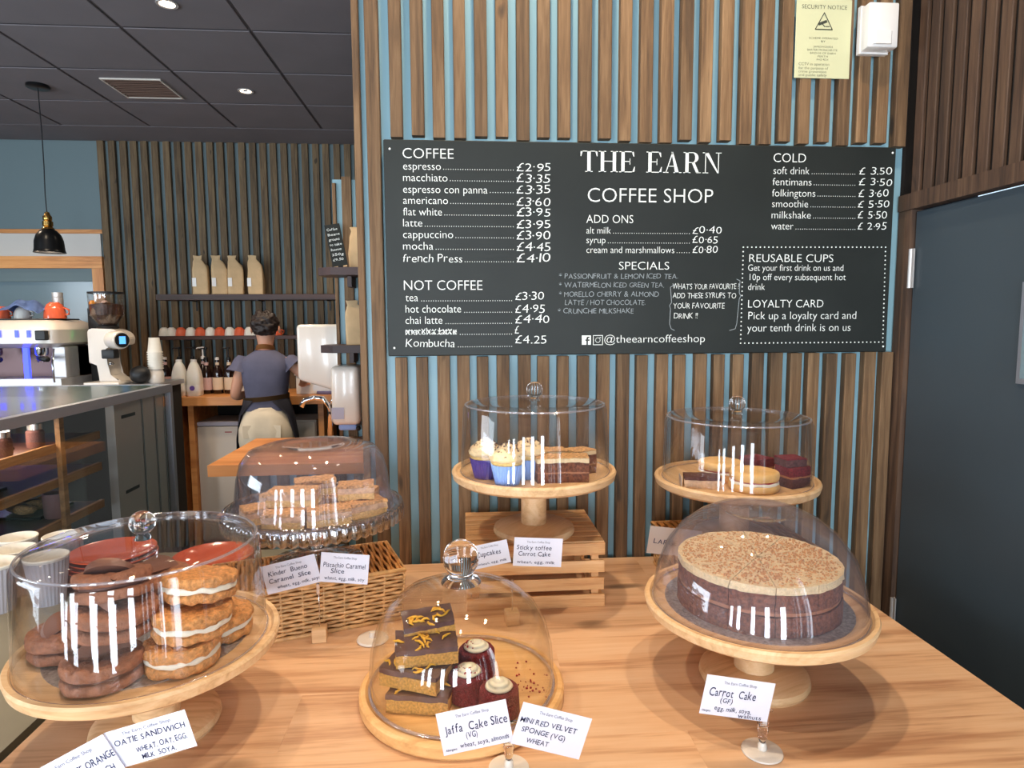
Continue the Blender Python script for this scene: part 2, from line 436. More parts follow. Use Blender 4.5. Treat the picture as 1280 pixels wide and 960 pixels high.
# ceiling with its visible tiles
bm = BM(); box(bm, -5.2, 1.3, -3.3, 5.5, CEIL, CEIL+.1); ceil = struct('ceiling', bm, 'ceiling_grid')
XL = [-1.012-.605*k for k in range(-2, 8)]; YL = [4.938+.533*k for k in range(1, -6, -1)]
bm = BM(); box(bm, -.295, .295, -.2585, .2585, -.006, 0)
bmesh.ops.bevel(bm, geom=[e for e in bm.edges], offset=.003, segments=1, affect='EDGES')
tile_me = bpy.data.meshes.new('ceiling_tile'); bm.to_mesh(tile_me); bm.free(); tile_me.materials.append(MAT['ceiling_tile'])
for i in range(len(XL)-1):
    for j in range(len(YL)-1):
        yc = (YL[j]+YL[j+1])/2
        if yc > 5.2:
            continue
        xc = (XL[i]+XL[i+1])/2
        if xc > .6: continue
        o = bpy.data.objects.new('ceiling_tile', tile_me); C.objects.link(o); o.parent = ceil; o.location = (xc, yc, CEIL-.0005+random.uniform(-.0012, 0))
bm = BM(); box(bm, XL[-1]+.01, XL[0], 4.938+.008, 5.33, CEIL-.006, CEIL); obj('ceiling_tile', bm, 'ceiling_tile', ceil)
# back wall
bm = BM(); box(bm, -5.2, -3.7, 5.35, 5.5, FLOOR, CEIL); box(bm, -3.7, -2.86, 5.35, 5.5, 1.96, CEIL); box(bm, -2.86, 1.3, 5.35, 5.5, FLOOR, CEIL); box(bm, -3.7, -2.86, 5.35, 5.5, FLOOR, 1.2)
wb = struct('wall_back', bm, 'blue_wall')
def slat_mesh(w, d, h, bow=0.0, seed=0):
    bm = BM(); box(bm, 0, w, -d, 0, 0, h)
    bmesh.ops.bevel(bm, geom=[e for e in bm.edges if abs(e.verts[0].co.z-e.verts[1].co.z) > .01], offset=.0015, segments=1, affect='EDGES')
    me = bpy.data.meshes.new('slat'); bm.to_mesh(me); bm.free(); return me
def slat(me, loc, parent, m='slat_wood', rz=0):
    if not me.materials: me.materials.append(MAT[m])
    o = bpy.data.objects.new('slat', me); C.objects.link(o); o.parent = parent; o.location = loc; o.rotation_euler = (random.uniform(-.0008, .0008), random.uniform(-.0012, .0012), rz)
    return o
sb = slat_mesh(.050, .03, CEIL-FLOOR-.01)
for k in range(27):
    slat(sb, (-2.806+k*.0815, 5.348, FLOOR+.005), wb, 'slat_wood_dark')
# pine framed hatch in the back wall, white panel and trim above it
w1 = thing('window_1', None, None, (-3.3, 5.35, 1.2)); w1['kind'] = 'structure'
bm = BM(); box(bm, -.5, .48, -.035, .0, .72, .812); obj('frame_rail', bm, 'pine', w1)
bm = BM(); box(bm, .40, .483, -.035, .0, -.3, .719); obj('frame_post', bm, 'pine_up', w1)
bm = BM(); box(bm, -.5, .40, .03, .04, 0, .72); obj('pane', bm, 'window_pane', w1)
bm = BM(); box(bm, -.5, .40, .0, .03, .62, .72); obj('frame_head', bm, 'blue_wall', w1)
bm = BM(); box(bm, -4.5, -2.83, 5.335, 5.349, 2.013, 2.188); struct('trim_1', bm, 'white_wall')
bm = BM(); box(bm, -4.5, -2.81, 5.325, 5.349, 2.189, 2.22); struct('trim_2', bm, 'pine')
# the menu wall: blue boarding with slats, stopping above and below the menu board
bm = BM(); box(bm, PX, 1.04, 1.485, 1.6, FLOOR, CEIL); wm = struct('wall_front', bm, 'blue_paint')
full = slat_mesh(.029, .022, CEIL-FLOOR-.02); thin = slat_mesh(.014, .022, CEIL-FLOOR-.02)
slat(thin, (-.231, 1.484, FLOOR+.01), wm); slat(full, (-.204, 1.484, FLOOR+.01), wm)
bot = [slat_mesh(.0275, .022, 1.402-FLOOR), slat_mesh(.0265, .021, 1.400-FLOOR), slat_mesh(.0285, .022, 1.404-FLOOR)]
top = [slat_mesh(.0275, .022, CEIL-1.892), slat_mesh(.0265, .021, CEIL-1.888), slat_mesh(.0285, .022, CEIL-1.885)]
for k in range(26):
    x = -.154+k*.0463
    slat(bot[random.randrange(3)], (x, 1.484, FLOOR+.002), wm)
    me = top[random.randrange(3)]; h = max(v.co.z for v in me.vertices); slat(me, (x, 1.484, CEIL-h-.002), wm)
# partition with the little shelves behind the menu wall
bm = BM(); box(bm, -.622, -.15, 3.222, 3.5, FLOOR, 2.17); ws = struct('wall_side', bm, 'blue_paint')
s3 = slat_mesh(.045, .022, 2.18-FLOOR); s4 = slat_mesh(.016, .022, 2.15-FLOOR)
slat(s4, (-.62, 3.221, FLOOR), ws); slat(s3, (-.578, 3.221, FLOOR), ws); slat(s3, (-.51, 3.221, FLOOR), ws); slat(s3, (-.44, 3.221, FLOOR), ws); slat(s3, (-.37, 3.221, FLOOR), ws)
# right wall: door below, slats above the rail
bm = BM(); box(bm, 1.06, 1.2, 1.44, 1.6, FLOOR, CEIL); box(bm, 1.06, 1.2, .45, 1.44, 1.77, CEIL); box(bm, 1.06, 1.2, -3.3, .45, 2.4, CEIL); box(bm, 1.06, 1.2, -3.3, .45, FLOOR, .12)
ed_ = [-3.3]
for wy, ww in WINR: ed_ += [wy-ww/2, wy+ww/2]
ed_.append(.45)
for a, b in zip(ed_[::2], ed_[1::2]): box(bm, 1.06, 1.2, a, b, .12, 2.4)
if 1: box(bm, 1.04, 1.06, 1.5, 5.5, FLOOR, CEIL)
wr = struct('wall_right', bm, mat('slat_gap_shade', (22, 17, 15), .9))  # near-black colour stands in for the shade between the slats
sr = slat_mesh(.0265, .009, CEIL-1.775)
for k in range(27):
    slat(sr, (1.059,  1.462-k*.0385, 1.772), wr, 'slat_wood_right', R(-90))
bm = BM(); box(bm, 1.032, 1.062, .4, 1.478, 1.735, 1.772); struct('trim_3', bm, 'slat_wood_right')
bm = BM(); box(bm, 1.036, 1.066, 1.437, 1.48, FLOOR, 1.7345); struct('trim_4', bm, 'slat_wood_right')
for i, (wy, ww) in enumerate(WINR):
    bm = BM(); box(bm, -.03, .03, -ww/2, ww/2, 1.45, 1.49)
    for q in (-ww/2, ww/2-.02): box(bm, -.03, .03, q, q+.02, 0, 2.28)
    struct('window_%d' % (i+5), bm, 'frame_white', loc=(1.15, wy, .12))
door = thing('door_1', None, None, (1.05, 1.435, FLOOR)); door['kind'] = 'structure'
obj('door_leaf', rbox(-.003, .035, -.92, 0, .01, 1.89, .002, 1), 'door_paint', door)
bm = BM(); box(bm, -.009, -.003, -.46, -.304, 1.52, 1.71); obj('window_bead', bm, 'steel_flat', door)
bm = BM(); box(bm, -.0095, -.0085, -.45, -.312, 1.53, 1.70); obj('vision_pane', bm, 'window_pane', door)
for z in (1.76, .92):
    h = obj('hinge', lathe([(0, -.045), (.0055, -.045), (.0055, .045), (0, .045)], 12), 'steel', door, smooth=40, loc=(-.009, .002, z)); 
    bm = BM(); box(bm, -.002, .001, -.012, .012, -.045, .045); obj('hinge_leaf', bm, 'steel', h)
bm = BM(); box(bm, -5.3, -5.2, -3.3, 5.5, FLOOR, .6); box(bm, -5.3, -5.2, -3.3, 5.5, 2.4, CEIL); box(bm, -5.3, -5.2, -3.3, -.7, .6, 2.4); box(bm, -5.3, -5.2, 1.9, 5.5, .6, 2.4)
struct('wall_left', bm, 'blue_wall')
bm = BM(); box(bm, -5.2, 1.3, -3.3, -3.2, 2.1, CEIL); box(bm, -5.2, 1.3, -3.3, -3.2, FLOOR, .15)
edges = [-5.2]
for wx, ww in WIN: edges += [wx-ww/2, wx+ww/2]
edges.append(1.3)
for a, b in zip(edges[::2], edges[1::2]): box(bm, a, b, -3.3, -3.2, .15, 2.1)
struct('wall_rear', bm, 'white_wall')
for i, (wx, ww) in enumerate(WIN):
    bm = BM(); box(bm, -ww/2, ww/2, -.02, .03, 1.25, 1.29)
    for s in (-ww/2, ww/2-.02): box(bm, s, s+.02, -.02, .03, 0, 1.95)
    w = struct('window_%d' % (i+2), bm, 'frame_white', loc=(wx, -3.23, .15))

# downlights, vent, pendant
def downlight(x, y, power=14, label=None, size=80):
    t = thing('ceiling_downlight', label or 'small round recessed downlight in the dark ceiling', 'ceiling light', (x, y, CEIL-.006), 0, None if label else 'downlights above the counters')
    obj('bezel', lathe([(.032, 0), (.045, -.001), (.047, -.004), (.045, -.007), (.034, -.006), (.032, 0)], 24), 'steel', t, smooth=40)
    obj('lamp', lathe([(0, -.001), (.031, -.002), (.031, 0), (0, 0)], 20), 'lampglow', t)
    l = bpy.data.lights.new('spot', 'SPOT'); l.energy = power; l.spot_size = R(size); l.spot_blend = .7; l.shadow_soft_size = .03; l.color = (1, .80, .58)
    o = bpy.data.objects.new('downlight_beam', l); C.objects.link(o); o.parent = t; o.location = (0, 0, -.012)
    return t
downlight(-1.29, 3.087, 60, 'lit recessed downlight at the top edge of the photo', 110)
downlight(-1.305, 4.163, 60, 'lit recessed downlight nearer the back wall, right of the brown vent', 110)
for (x, y, p, lb) in ((-.75, 1.15, 45, 'above the table, left'), (.12, 1.15, 45, 'above the table, middle'), (.72, .95, 35, 'above the table by the door'), (-.05, .3, 30, 'in front of the table'), (-2.4, 3.1, 50, 'added above the far end of the glass case'), (-2.4, 2.0, 40, 'added above the near end of the glass case'), (-.5, 4.3, 40, 'added above the back counter behind the menu wall'), (-3.4, 4.2, 40, 'added beyond the pendant lamp'), (-.6, 2.3, 25, 'added above the side worktop')):  # unseen ones from the glass case on are added to light the back
    downlight(x, y, p, 'round recessed ceiling downlight '+lb, 105 if y < 2 else 120)
v = thing('ceiling_vent', 'square brown ceiling vent grille with a pale rim', 'vent', (-1.9, 4.155, CEIL-.008))
bm = BM(); 
for a in ((-.17, .17, -.16, -.15), (-.17, .17, .15, .16), (-.17, -.16, -.15, .15), (.16, .17, -.15, .15)): box(bm, *a, -.008, 0)
obj('rim', bm, 'off_white', v)
bm = BM(); box(bm, -.16, .16, -.15, .15, -.002, .0); mat('vent_brown', (96, 72, 60), .8); obj('backing', bm, 'vent_brown', v)
for k in range(10): 
    bm = BM(); box(bm, -.16, .16, -.004, .004, -.007, -.002); obj('louvre', bm, 'vent_brown', v, loc=(0, -.135+k*.03, 0), rot=(.3, 0, 0))
t = thing('pendant_lamp', 'black metal pendant lamp with brass neck hanging from the ceiling', 'lamp', (-2.495, 4.14, 1.915))
obj('ceiling_rose', lathe([(0, .985), (.058, .985), (.06, .975), (.06, .962), (.05, .957), (0, .957)], 32), 'black_metal', t, smooth=40)
obj('cord', tube([(0, 0, .96), (.004, 0, .7), (.002, 0, .5), (-.003, 0, .35), (0, 0, .22)], .0035, 6), 'black', t)
obj('neck', lathe([(0, .245), (.012, .24), (.016, .225), (.024, .215), (.024, .195), (.02, .19), (.028, .185), (.028, .16), (.022, .155), (.03, .148), (.034, .14), (0, .138)], 24), 'brass', t, smooth=40)
SH = obj('shade', lathe([(.03, .142), (.05, .132), (.075, .105), (.088, .07), (.092, .02), (.096, .004), (.1, 0), (.098, -.001), (.09, .01), (.084, .07), (.07, .1), (.04, .128), (.03, .142)], 40), 'black_metal', t, smooth=40); SH.scale = (.86, .86, 1)
obj('bulb', sphere(.035, (0, 0, .06)), 'lampglow', t, smooth='all')
l = bpy.data.lights.new('bulb', 'POINT'); l.energy = 6; l.color = (1, .8, .6); l.shadow_soft_size = .03
o = bpy.data.objects.new('pendant_glow', l); C.objects.link(o); o.parent = t; o.location = (0, 0, .012)

# ================================================================== MENU BOARD
mb = thing('menu_board', 'wide black chalkboard menu with white lettering on the slatted wall', 'menu board', (.415, 1.445, 1.641))
obj('panel', rbox(-.583, .583, .0, .038, -.235, .235, .002, 1), 'chalkboard', mb)
# the panel is 1.166 wide; lettering is laid out in room coordinates and moved into the panel's frame
def bplace(x, z): return (x-.415, -.0006, z-1.641)
BT = [
('COFFEE', -0.127, -0.0167, 1.8363, 0.0211, 'p'),
('espresso', -0.1263, -0.0449, 1.8121, 0.0161, 'p'),
('£2·95', 0.1212, 0.1963, 1.8121, 0.018, 'h'),
('.', -0.0415, 0.1164, 1.8132, 0.0017, 'dots'),
('macchiato', -0.1269, -0.0307, 1.7878, 0.0161, 'p'),
('£3·35', 0.121, 0.1963, 1.7876, 0.0181, 'h'),
('.', -0.0272, 0.1163, 1.7889, 0.0017, 'dots'),
('espresso con panna', -0.1274, 0.0565, 1.7628, 0.0162, 'p'),
('£3·35', 0.1209, 0.1963, 1.7638, 0.0181, 'h'),
('.', 0.0601, 0.1162, 1.7646, 0.0017, 'dots'),
('americano', -0.1279, -0.0304, 1.7392, 0.0162, 'p'),
('£3·60', 0.1208, 0.1964, 1.7375, 0.0182, 'h'),
('.', -0.0269, 0.116, 1.7401, 0.0017, 'dots'),
('flat white', -0.1284, -0.044, 1.7145, 0.0163, 'p'),
('£3·95', 0.1207, 0.1964, 1.7141, 0.0182, 'h'),
('.', -0.0405, 0.1159, 1.7152, 0.0017, 'dots'),
('latte', -0.1289, -0.0871, 1.6905, 0.0163, 'p'),
('£3·95', 0.1206, 0.1964, 1.6879, 0.0183, 'h'),
('.', -0.0836, 0.1158, 1.6907, 0.0017, 'dots'),
('cappuccino', -0.1295, -0.0202, 1.6658, 0.0164, 'p'),
('£3·90', 0.1205, 0.1964, 1.6634, 0.0184, 'h'),
('.', -0.0167, 0.1157, 1.6663, 0.0017, 'dots'),
('mocha', -0.13, -0.0642, 1.6407, 0.0165, 'p'),
('£4·45', 0.1204, 0.1964, 1.6389, 0.0184, 'h'),
('.', -0.0607, 0.1156, 1.6409, 0.0017, 'dots'),
('french Press', -0.1306, -0.0008, 1.6136, 0.0174, 'h'),
('£4·10', 0.1203, 0.1964, 1.614, 0.0185, 'h'),
('.', 0.0028, 0.1154, 1.6138, 0.0018, 'dots'),
('NOT COFFEE', -0.1301, 0.0434, 1.5524, 0.021, 'p'),
('tea', -0.1271, -0.0997, 1.5278, 0.0167, 'p'),
('£3·30', 0.1168, 0.1819, 1.5303, 0.0178, 'h'),
('.', -0.0944, 0.1114, 1.5277, 0.0018, 'dots'),
('hot chocolate', -0.1276, -0.0048, 1.5026, 0.0168, 'p'),
('£4·95', 0.1167, 0.1837, 1.5014, 0.0179, 'h'),
('.', 0.0005, 0.1113, 1.5021, 0.0018, 'dots'),
('chai latte', -0.1282, -0.0467, 1.4776, 0.0168, 'p'),
('£4·40', 0.1166, 0.1939, 1.4785, 0.0179, 'h'),
('.', -0.0414, 0.1111, 1.4772, 0.0018, 'dots'),
('Kombucha', -0.1292, -0.02, 1.4261, 0.0178, 'h'),
('£4.25', 0.1163, 0.1874, 1.4322, 0.018, 'h'),
('.', -0.0146, 0.1109, 1.4251, 0.0018, 'dots'),
('matcha latte', -0.1287, -0.0149, 1.4537, 0.0151, 'p'),
('xxxxxxxxxx', -0.1287, -0.0149, 1.4537, 0.0178, 'h'),
('£', 0.1155, 0.1255, 1.454, 0.0162, 'h'),
('.', -0.0096, 0.111, 1.4529, 0.0018, 'dots'),
('THE EARN', 0.2636, 0.5847, 1.8124, 0.0454, 'serif'),
('COFFEE SHOP', 0.2802, 0.5675, 1.7467, 0.0305, 'p'),
('ADD ONS', 0.2776, 0.3842, 1.7008, 0.0176, 'p'),
('alt milk', 0.2777, 0.3333, 1.6775, 0.0144, 'p'),
('£0·40', 0.5213, 0.5895, 1.6788, 0.0152, 'h'),
('.', 0.3369, 0.5167, 1.6778, 0.0018, 'dots'),
('syrup', 0.2779, 0.3212, 1.6562, 0.0145, 'p'),
('£0·65', 0.5218, 0.5807, 1.6571, 0.0152, 'h'),
('.', 0.3249, 0.5171, 1.6563, 0.0018, 'dots'),
('cream and marshmallows', 0.278, 0.48, 1.6346, 0.0145, 'p'),
('£0·80', 0.5223, 0.5813, 1.6353, 0.0152, 'h'),
('.', 0.4837, 0.5176, 1.6351, 0.0018, 'dots'),
('SPECIALS', 0.3528, 0.4688, 1.5977, 0.0172, 'p'),
('* PASSIONFRUIT & LEMON ICED TEA.', 0.2159, 0.4897, 1.5773, 0.0112, 'c'),
('* WATERMELON ICED GREEN TEA.', 0.2159, 0.4576, 1.5575, 0.0112, 'c'),
('* MORELLO CHERRY & ALMOND', 0.2159, 0.4459, 1.5369, 0.0113, 'c'),
('LATTE / HOT CHOCOLATE.', 0.2293, 0.4147, 1.5182, 0.0113, 'c'),
('* CRUNCHIE MILKSHAKE', 0.2134, 0.3878, 1.4992, 0.0113, 'c'),
("WHAT'S YOUR FAVOURITE ?", 0.4777, 0.6345, 1.5535, 0.0123, 'h'),
('ADD THESE SYRUPS TO', 0.4781, 0.6276, 1.5331, 0.0123, 'h'),
('YOUR FAVOURITE', 0.4802, 0.6011, 1.5096, 0.0124, 'h'),
('DRINK !!', 0.4818, 0.5379, 1.4866, 0.0124, 'h'),
('@theearncoffeeshop', 0.3205, 0.5562, 1.4323, 0.0173, 'p'),
('COLD', 0.7061, 0.7824, 1.8389, 0.0194, 'p'),
('soft drink', 0.707, 0.7918, 1.8126, 0.0159, 'p'),
('£ 3.50', 0.9107, 0.9897, 1.8145, 0.0161, 'h'),
('.', 0.7956, 0.903, 1.8136, 0.0018, 'dots'),
('fentimans', 0.7056, 0.7978, 1.7877, 0.016, 'p'),
('£ 3·50', 0.911, 0.9911, 1.7894, 0.0161, 'h'),
('.', 0.8016, 0.9042, 1.7888, 0.0018, 'dots'),
('folkingtons', 0.7054, 0.8078, 1.7628, 0.016, 'p'),
('£ 3·60', 0.9112, 0.9837, 1.7642, 0.0162, 'h'),
('.', 0.8116, 0.9054, 1.7638, 0.0018, 'dots'),
('smoothie', 0.7062, 0.7916, 1.7387, 0.0161, 'p'),
('£ 5·50', 0.9105, 0.9868, 1.7398, 0.0162, 'h'),
('.', 0.7954, 0.9066, 1.7395, 0.0018, 'dots'),
('milkshake', 0.706, 0.7991, 1.7137, 0.0161, 'p'),
('£ 5·50', 0.9117, 0.9825, 1.7145, 0.0163, 'h'),
('.', 0.8029, 0.9078, 1.7143, 0.0018, 'dots'),
('water', 0.7057, 0.7583, 1.6889, 0.0162, 'p'),
('£ 2·95', 0.9129, 0.9829, 1.6895, 0.0163, 'h'),
('.', 0.7621, 0.909, 1.6892, 0.0018, 'dots'),
('REUSABLE CUPS', 0.6562, 0.8572, 1.6152, 0.0174, 'p'),
('Get your first drink on us and', 0.6542, 0.8825, 1.595, 0.0145, 'p'),
('10p off every subsequent hot', 0.6586, 0.8894, 1.5737, 0.0146, 'p'),
('drink', 0.6555, 0.6955, 1.5515, 0.0146, 'p'),
('LOYALTY CARD', 0.6568, 0.8378, 1.511, 0.0176, 'p'),
('Pick up a loyalty card and', 0.6582, 0.9191, 1.4839, 0.0175, 'p'),
('your tenth drink is on us', 0.6566, 0.9067, 1.4557, 0.0176, 'p')]
def sect(f): return [b for b in BT if f(b)]
groups = {
 'coffee_lettering': sect(lambda b: b[1] < .21 and b[3] > 1.60),
 'not_coffee_lettering': sect(lambda b: b[1] < .205 and b[3] <= 1.60),
 'title_lettering': sect(lambda b: .205 <= b[1] < .59 and b[3] > 1.70),
 'extras_lettering': sect(lambda b: .205 <= b[1] < .59 and 1.615 < b[3] <= 1.70 and b[5] != 'c'),
 'cold_lettering': sect(lambda b: b[1] >= .59 and b[3] > 1.66),
 'offers_lettering': sect(lambda b: b[1] >= .59 and b[3] <= 1.66)}
used_ids = set()
for n, its in groups.items():
    its = [b for b in its if id(b) not in used_ids and b[5] != 'c']; used_ids |= {id(b) for b in its}
    big = [b for b in its if b[4] > .0165 or b[5] == 'serif' or b[0].isupper() and b[4] > .013 and b[5] == 'p']
    for b in big: obj('heading', letter_mesh('heading', [b], bplace), 'chalk', mb)['kind'] = 'stuff'
    its = [b for b in its if b not in big]
    if its: obj(n, letter_mesh(n, its, bplace), 'chalk', mb)['kind'] = 'stuff'
rest = [b for b in BT if id(b) not in used_ids]
obj('specials_lettering', letter_mesh('specials_lettering', [b for b in rest if b[5] == 'c'], bplace), 'chalk_soft', mb)['kind'] = 'stuff'
rest = [b for b in rest if b[5] != 'c']
if rest: obj('note_lettering', letter_mesh('note_lettering', rest, bplace), 'chalk', mb)['kind'] = 'stuff'
BX = [(0.6415, 1.6486), (0.983, 1.6498), (0.9878, 1.4291), (0.6415, 1.4291)]
bm = BM()
for (a, b) in zip(BX, BX[1:]+BX[:1]):
    n = int(math.hypot(b[0]-a[0], b[1]-a[1])/.0098)
    for i in range(n):
        x = a[0]+(b[0]-a[0])*i/n; z = a[1]+(b[1]-a[1])*i/n
        lathe([(0, -.0003), (.0017, -.0003), (.0017, .0001), (0, .0001)], 8, bm, (0, 0, 0), Matrix.Translation(bplace(x, z)) @ Matrix.Rotation(R(90), 4, 'X'))
obj('dotted_border', bm, 'chalk', mb)['kind'] = 'stuff'
for pts in ([(0.4818, 1.5635), (0.4725, 1.5581), (0.476, 1.5236), (0.4714, 1.5164), (0.4735, 1.5091), (0.4722, 1.4744), (0.4762, 1.4634), (0.4838, 1.4597)], [(0.6282, 1.5761), (0.6359, 1.5725), (0.6348, 1.5451), (0.6388, 1.5378), (0.6352, 1.5305), (0.6311, 1.4754), (0.6277, 1.4625), (0.6145, 1.4589)]):
    v, f = stroke(pts, .0014); me = bpy.data.meshes.new('bracket'); me.from_pydata([bplace(*p) for p in v], [], f); obj('bracket', me, 'chalk_soft', mb)
IC = [(0.2687, 1.4283), (0.2896, 1.4494), (0.2951, 1.4281), (0.3166, 1.4492)]
(ax, az), (bx_, bz), (cx_, cz), (dx_, dz) = IC
V, F = [], []
def addp(ps):
    b = len(V); V.extend(ps); F.append(tuple(range(b, b+len(ps))))
w = bx_-ax; h = bz-az
# a filled square with a lower-case f cut out
addp([(ax, az), (ax+.5*w, az), (ax+.5*w, az+h*.42), (ax+.38*w, az+h*.42), (ax+.38*w, az+h), (ax, az+h)])
addp([(ax+.38*w, az+.58*h), (ax+.5*w, az+.58*h), (ax+.5*w, az+.75*h), (ax+.62*w, az+.88*h), (ax+.38*w, az+h)])
addp([(ax+.38*w, az+h), (ax+.62*w, az+.88*h), (ax+.85*w, az+.88*h), (ax+w, az+h)])
addp([(ax+.68*w, az), (ax+w, az), (ax+w, az+h), (ax+.85*w, az+.88*h), (ax+.85*w, az+.58*h), (ax+.85*w, az+.42*h), (ax+.68*w, az+.42*h)])
addp([(ax+.68*w, az+.58*h), (ax+.85*w, az+.58*h), (ax+.85*w, az+.74*h), (ax+.72*w, az+.74*h)])
for pts, wd in (([(cx_, cz), (dx_, cz), (dx_, dz), (cx_, dz), (cx_, cz)], .0014),
                ([(cx_+w*.5+.26*w*math.cos(2*PI*i/14), cz+h*.5+.26*h*math.sin(2*PI*i/14)) for i in range(15)], .0013),
                ([(cx_+w*.72, cz+h*.78), (cx_+w*.82, cz+h*.78)], .0015)):
    v, f = stroke(pts, wd); b = len(V); V += v; F += [tuple(i+b for i in q) for q in f]
me = bpy.data.meshes.new('social_icons'); me.from_pydata([bplace(*p) for p in V], [], F); obj('social_icons', me, 'chalk', mb)
for x, z in ((-0.1545,1.444,1.8555), (-0.154,1.444,1.4245), (0.9867,1.444,1.865), (0.9889,1.444,1.4208)) and ((-0.1545, 1.8555), (-0.154, 1.4245), (0.9887, 1.8632), (0.989, 1.4189)):
    obj('screw', sphere(.0024, (0, 0, 0), 8, 6, (1, .5, 1)), 'chalk', mb, loc=(x-.415, -.001, z-1.641))

# ================================================================== SIGNS ON THE WALL
def flat_items(name, items, m, parent, off=-.0006):
    o = obj(name, letter_mesh(name, items, lambda x, z: (x, off, z)), m, parent); o['kind'] = 'stuff'; return o
mat('notice', (206, 206, 166), .5); mat('notice_ink', (62, 66, 56), .7)
sn = thing('security_notice', 'pale yellow-green security notice sheet with camera triangle on the slats', 'sign', (.8215, 1.461, 2.03))
obj('sheet', rbox(-.065, .065, 0, .0025, 0, .172, .0008, 1), 'notice', sn)
flat_items('lettering', [('SECURITY NOTICE', -.053, .053, .15, .0085, 'p'), ('SCHEME OPERATED', -.034, .034, .085, .004, 'p'), ('BY', -.005, .005, .078, .004, 'p'),
  ('JAMESWOODS', -.023, .023, .0665, .004, 'p'), ('BARTER MCINCHRYTE', -.037, .034, .0595, .004, 'p'), ('BRIDGE OF EARN', -.03, .03, .0525, .004, 'p'), ('PERTH', -.012, .012, .0455, .004, 'p'), ('PH2 9DX', -.014, .014, .0385, .004, 'p'),
  ('CCTV in operation', -.056, .016, .0275, .0062, 'p'), ('for the purpose of', -.056, .014, .019, .0056, 'p'), ('crime prevention', -.056, .01, .0115, .0056, 'p'), ('and public safety', -.056, .011, .004, .0056, 'p')], 'notice_ink', sn)
V, F = [], []
for pts, wd in (([(-.02, .106), (.02, .106), (0, .142), (-.02, .106), (.02, .106)], .002), ([(-.011, .1175), (.005, .1235)], .006), ([(.004, .1125), (.013, .1125)], .002), ([(-.004, .118), (.002, .112)], .002)):
    v, f = stroke(pts, wd); b = len(V); V += v; F += [tuple(i+b for i in q) for q in f]
me = bpy.data.meshes.new('camera_symbol'); me.from_pydata([(x, -.0006, z) for x, z in V], [], F); obj('camera_symbol', me, 'notice_ink', sn)
al = thing('motion_sensor', 'white plastic sensor box high on the slatted wall, right of the security notice', 'sensor', (.937, 1.462, 2.085))
obj('housing', rbox(-.034, .036, -.04, -.001, 0, .096, .004, 2), 'white_plastic', al, smooth=40)
bm = BM(); box(bm, -.036, .032, -.012, -.0005, -.004, .0995); obj('back_plate', bm, 'white_plastic', al)
bm = BM(); bm.verts.new((0, 0, 0)); bm.clear()
prism([(-.022, 0), (.026, 0), (.02, .006), (-.016, .006)], .006, .034, bm, Matrix.Translation((0, -.0395, 0)) @ Matrix.Rotation(R(180), 4, 'Z') @ Matrix.Rotation(0, 4, 'X'))
obj('front_step', bm, 'white_plastic', al)

OFFSET[0] = .006; _glyph.clear()
# ================================================================== DISPLAY TABLE
T = .92
dt = thing('display_table', 'pale orange-brown wooden counter top carrying the cake stands', 'table', (.1, 1.0, FLOOR))
bm = BM(); box(bm, -.70, .70, -.9, .458, 1.04, 1.07); obj('core_board', bm, 'table_wood', dt)
yy = -.9
for w_, cuts in ((.15, (.1,)), (.13, (-.3,)), (.16, (.35,)), (.12, (-.1,)), (.15, (.2,)), (.13, (-.35,)), (.14, (.05,)), (.12, (.4,)), (.14, (-.15,)), (.118, (.3,))):
    y1 = min(yy+w_, .458); xs_ = [-.70]+list(cuts)+[.70]
    for a, b in zip(xs_, xs_[1:]):
        bm = BM(); box(bm, a, b, yy, y1, 1.0702, 1.08)
        bmesh.ops.bevel(bm, geom=[e for e in bm.edges if e.verts[0].co.z > 1.075 and e.verts[1].co.z > 1.075], offset=.0003, segments=1, affect='EDGES')
        obj('plank', bm, 'table_wood', dt)
    yy = y1
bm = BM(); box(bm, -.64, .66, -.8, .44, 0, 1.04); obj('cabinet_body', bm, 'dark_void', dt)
# side counter (L-shaped) left of the table
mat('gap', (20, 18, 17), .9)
sc_ = thing('side_counter', 'low olive-grey counter left of the table, under the cups', 'counter', (-.98, 1.1, FLOOR))
poly = [(-.36, -1.0), (.30, -1.0), (.30, .37), (.52, .37), (.52, .66), (-.36, .66)]
obj('worktop', prism(poly, .99, 1.02), 'laminate', sc_)
obj('base', prism([(-.35, -.95), (.27, -.95), (.27, .4), (.49, .4), (.49, .64), (-.35, .64)], 0, .99), 'gap', sc_)

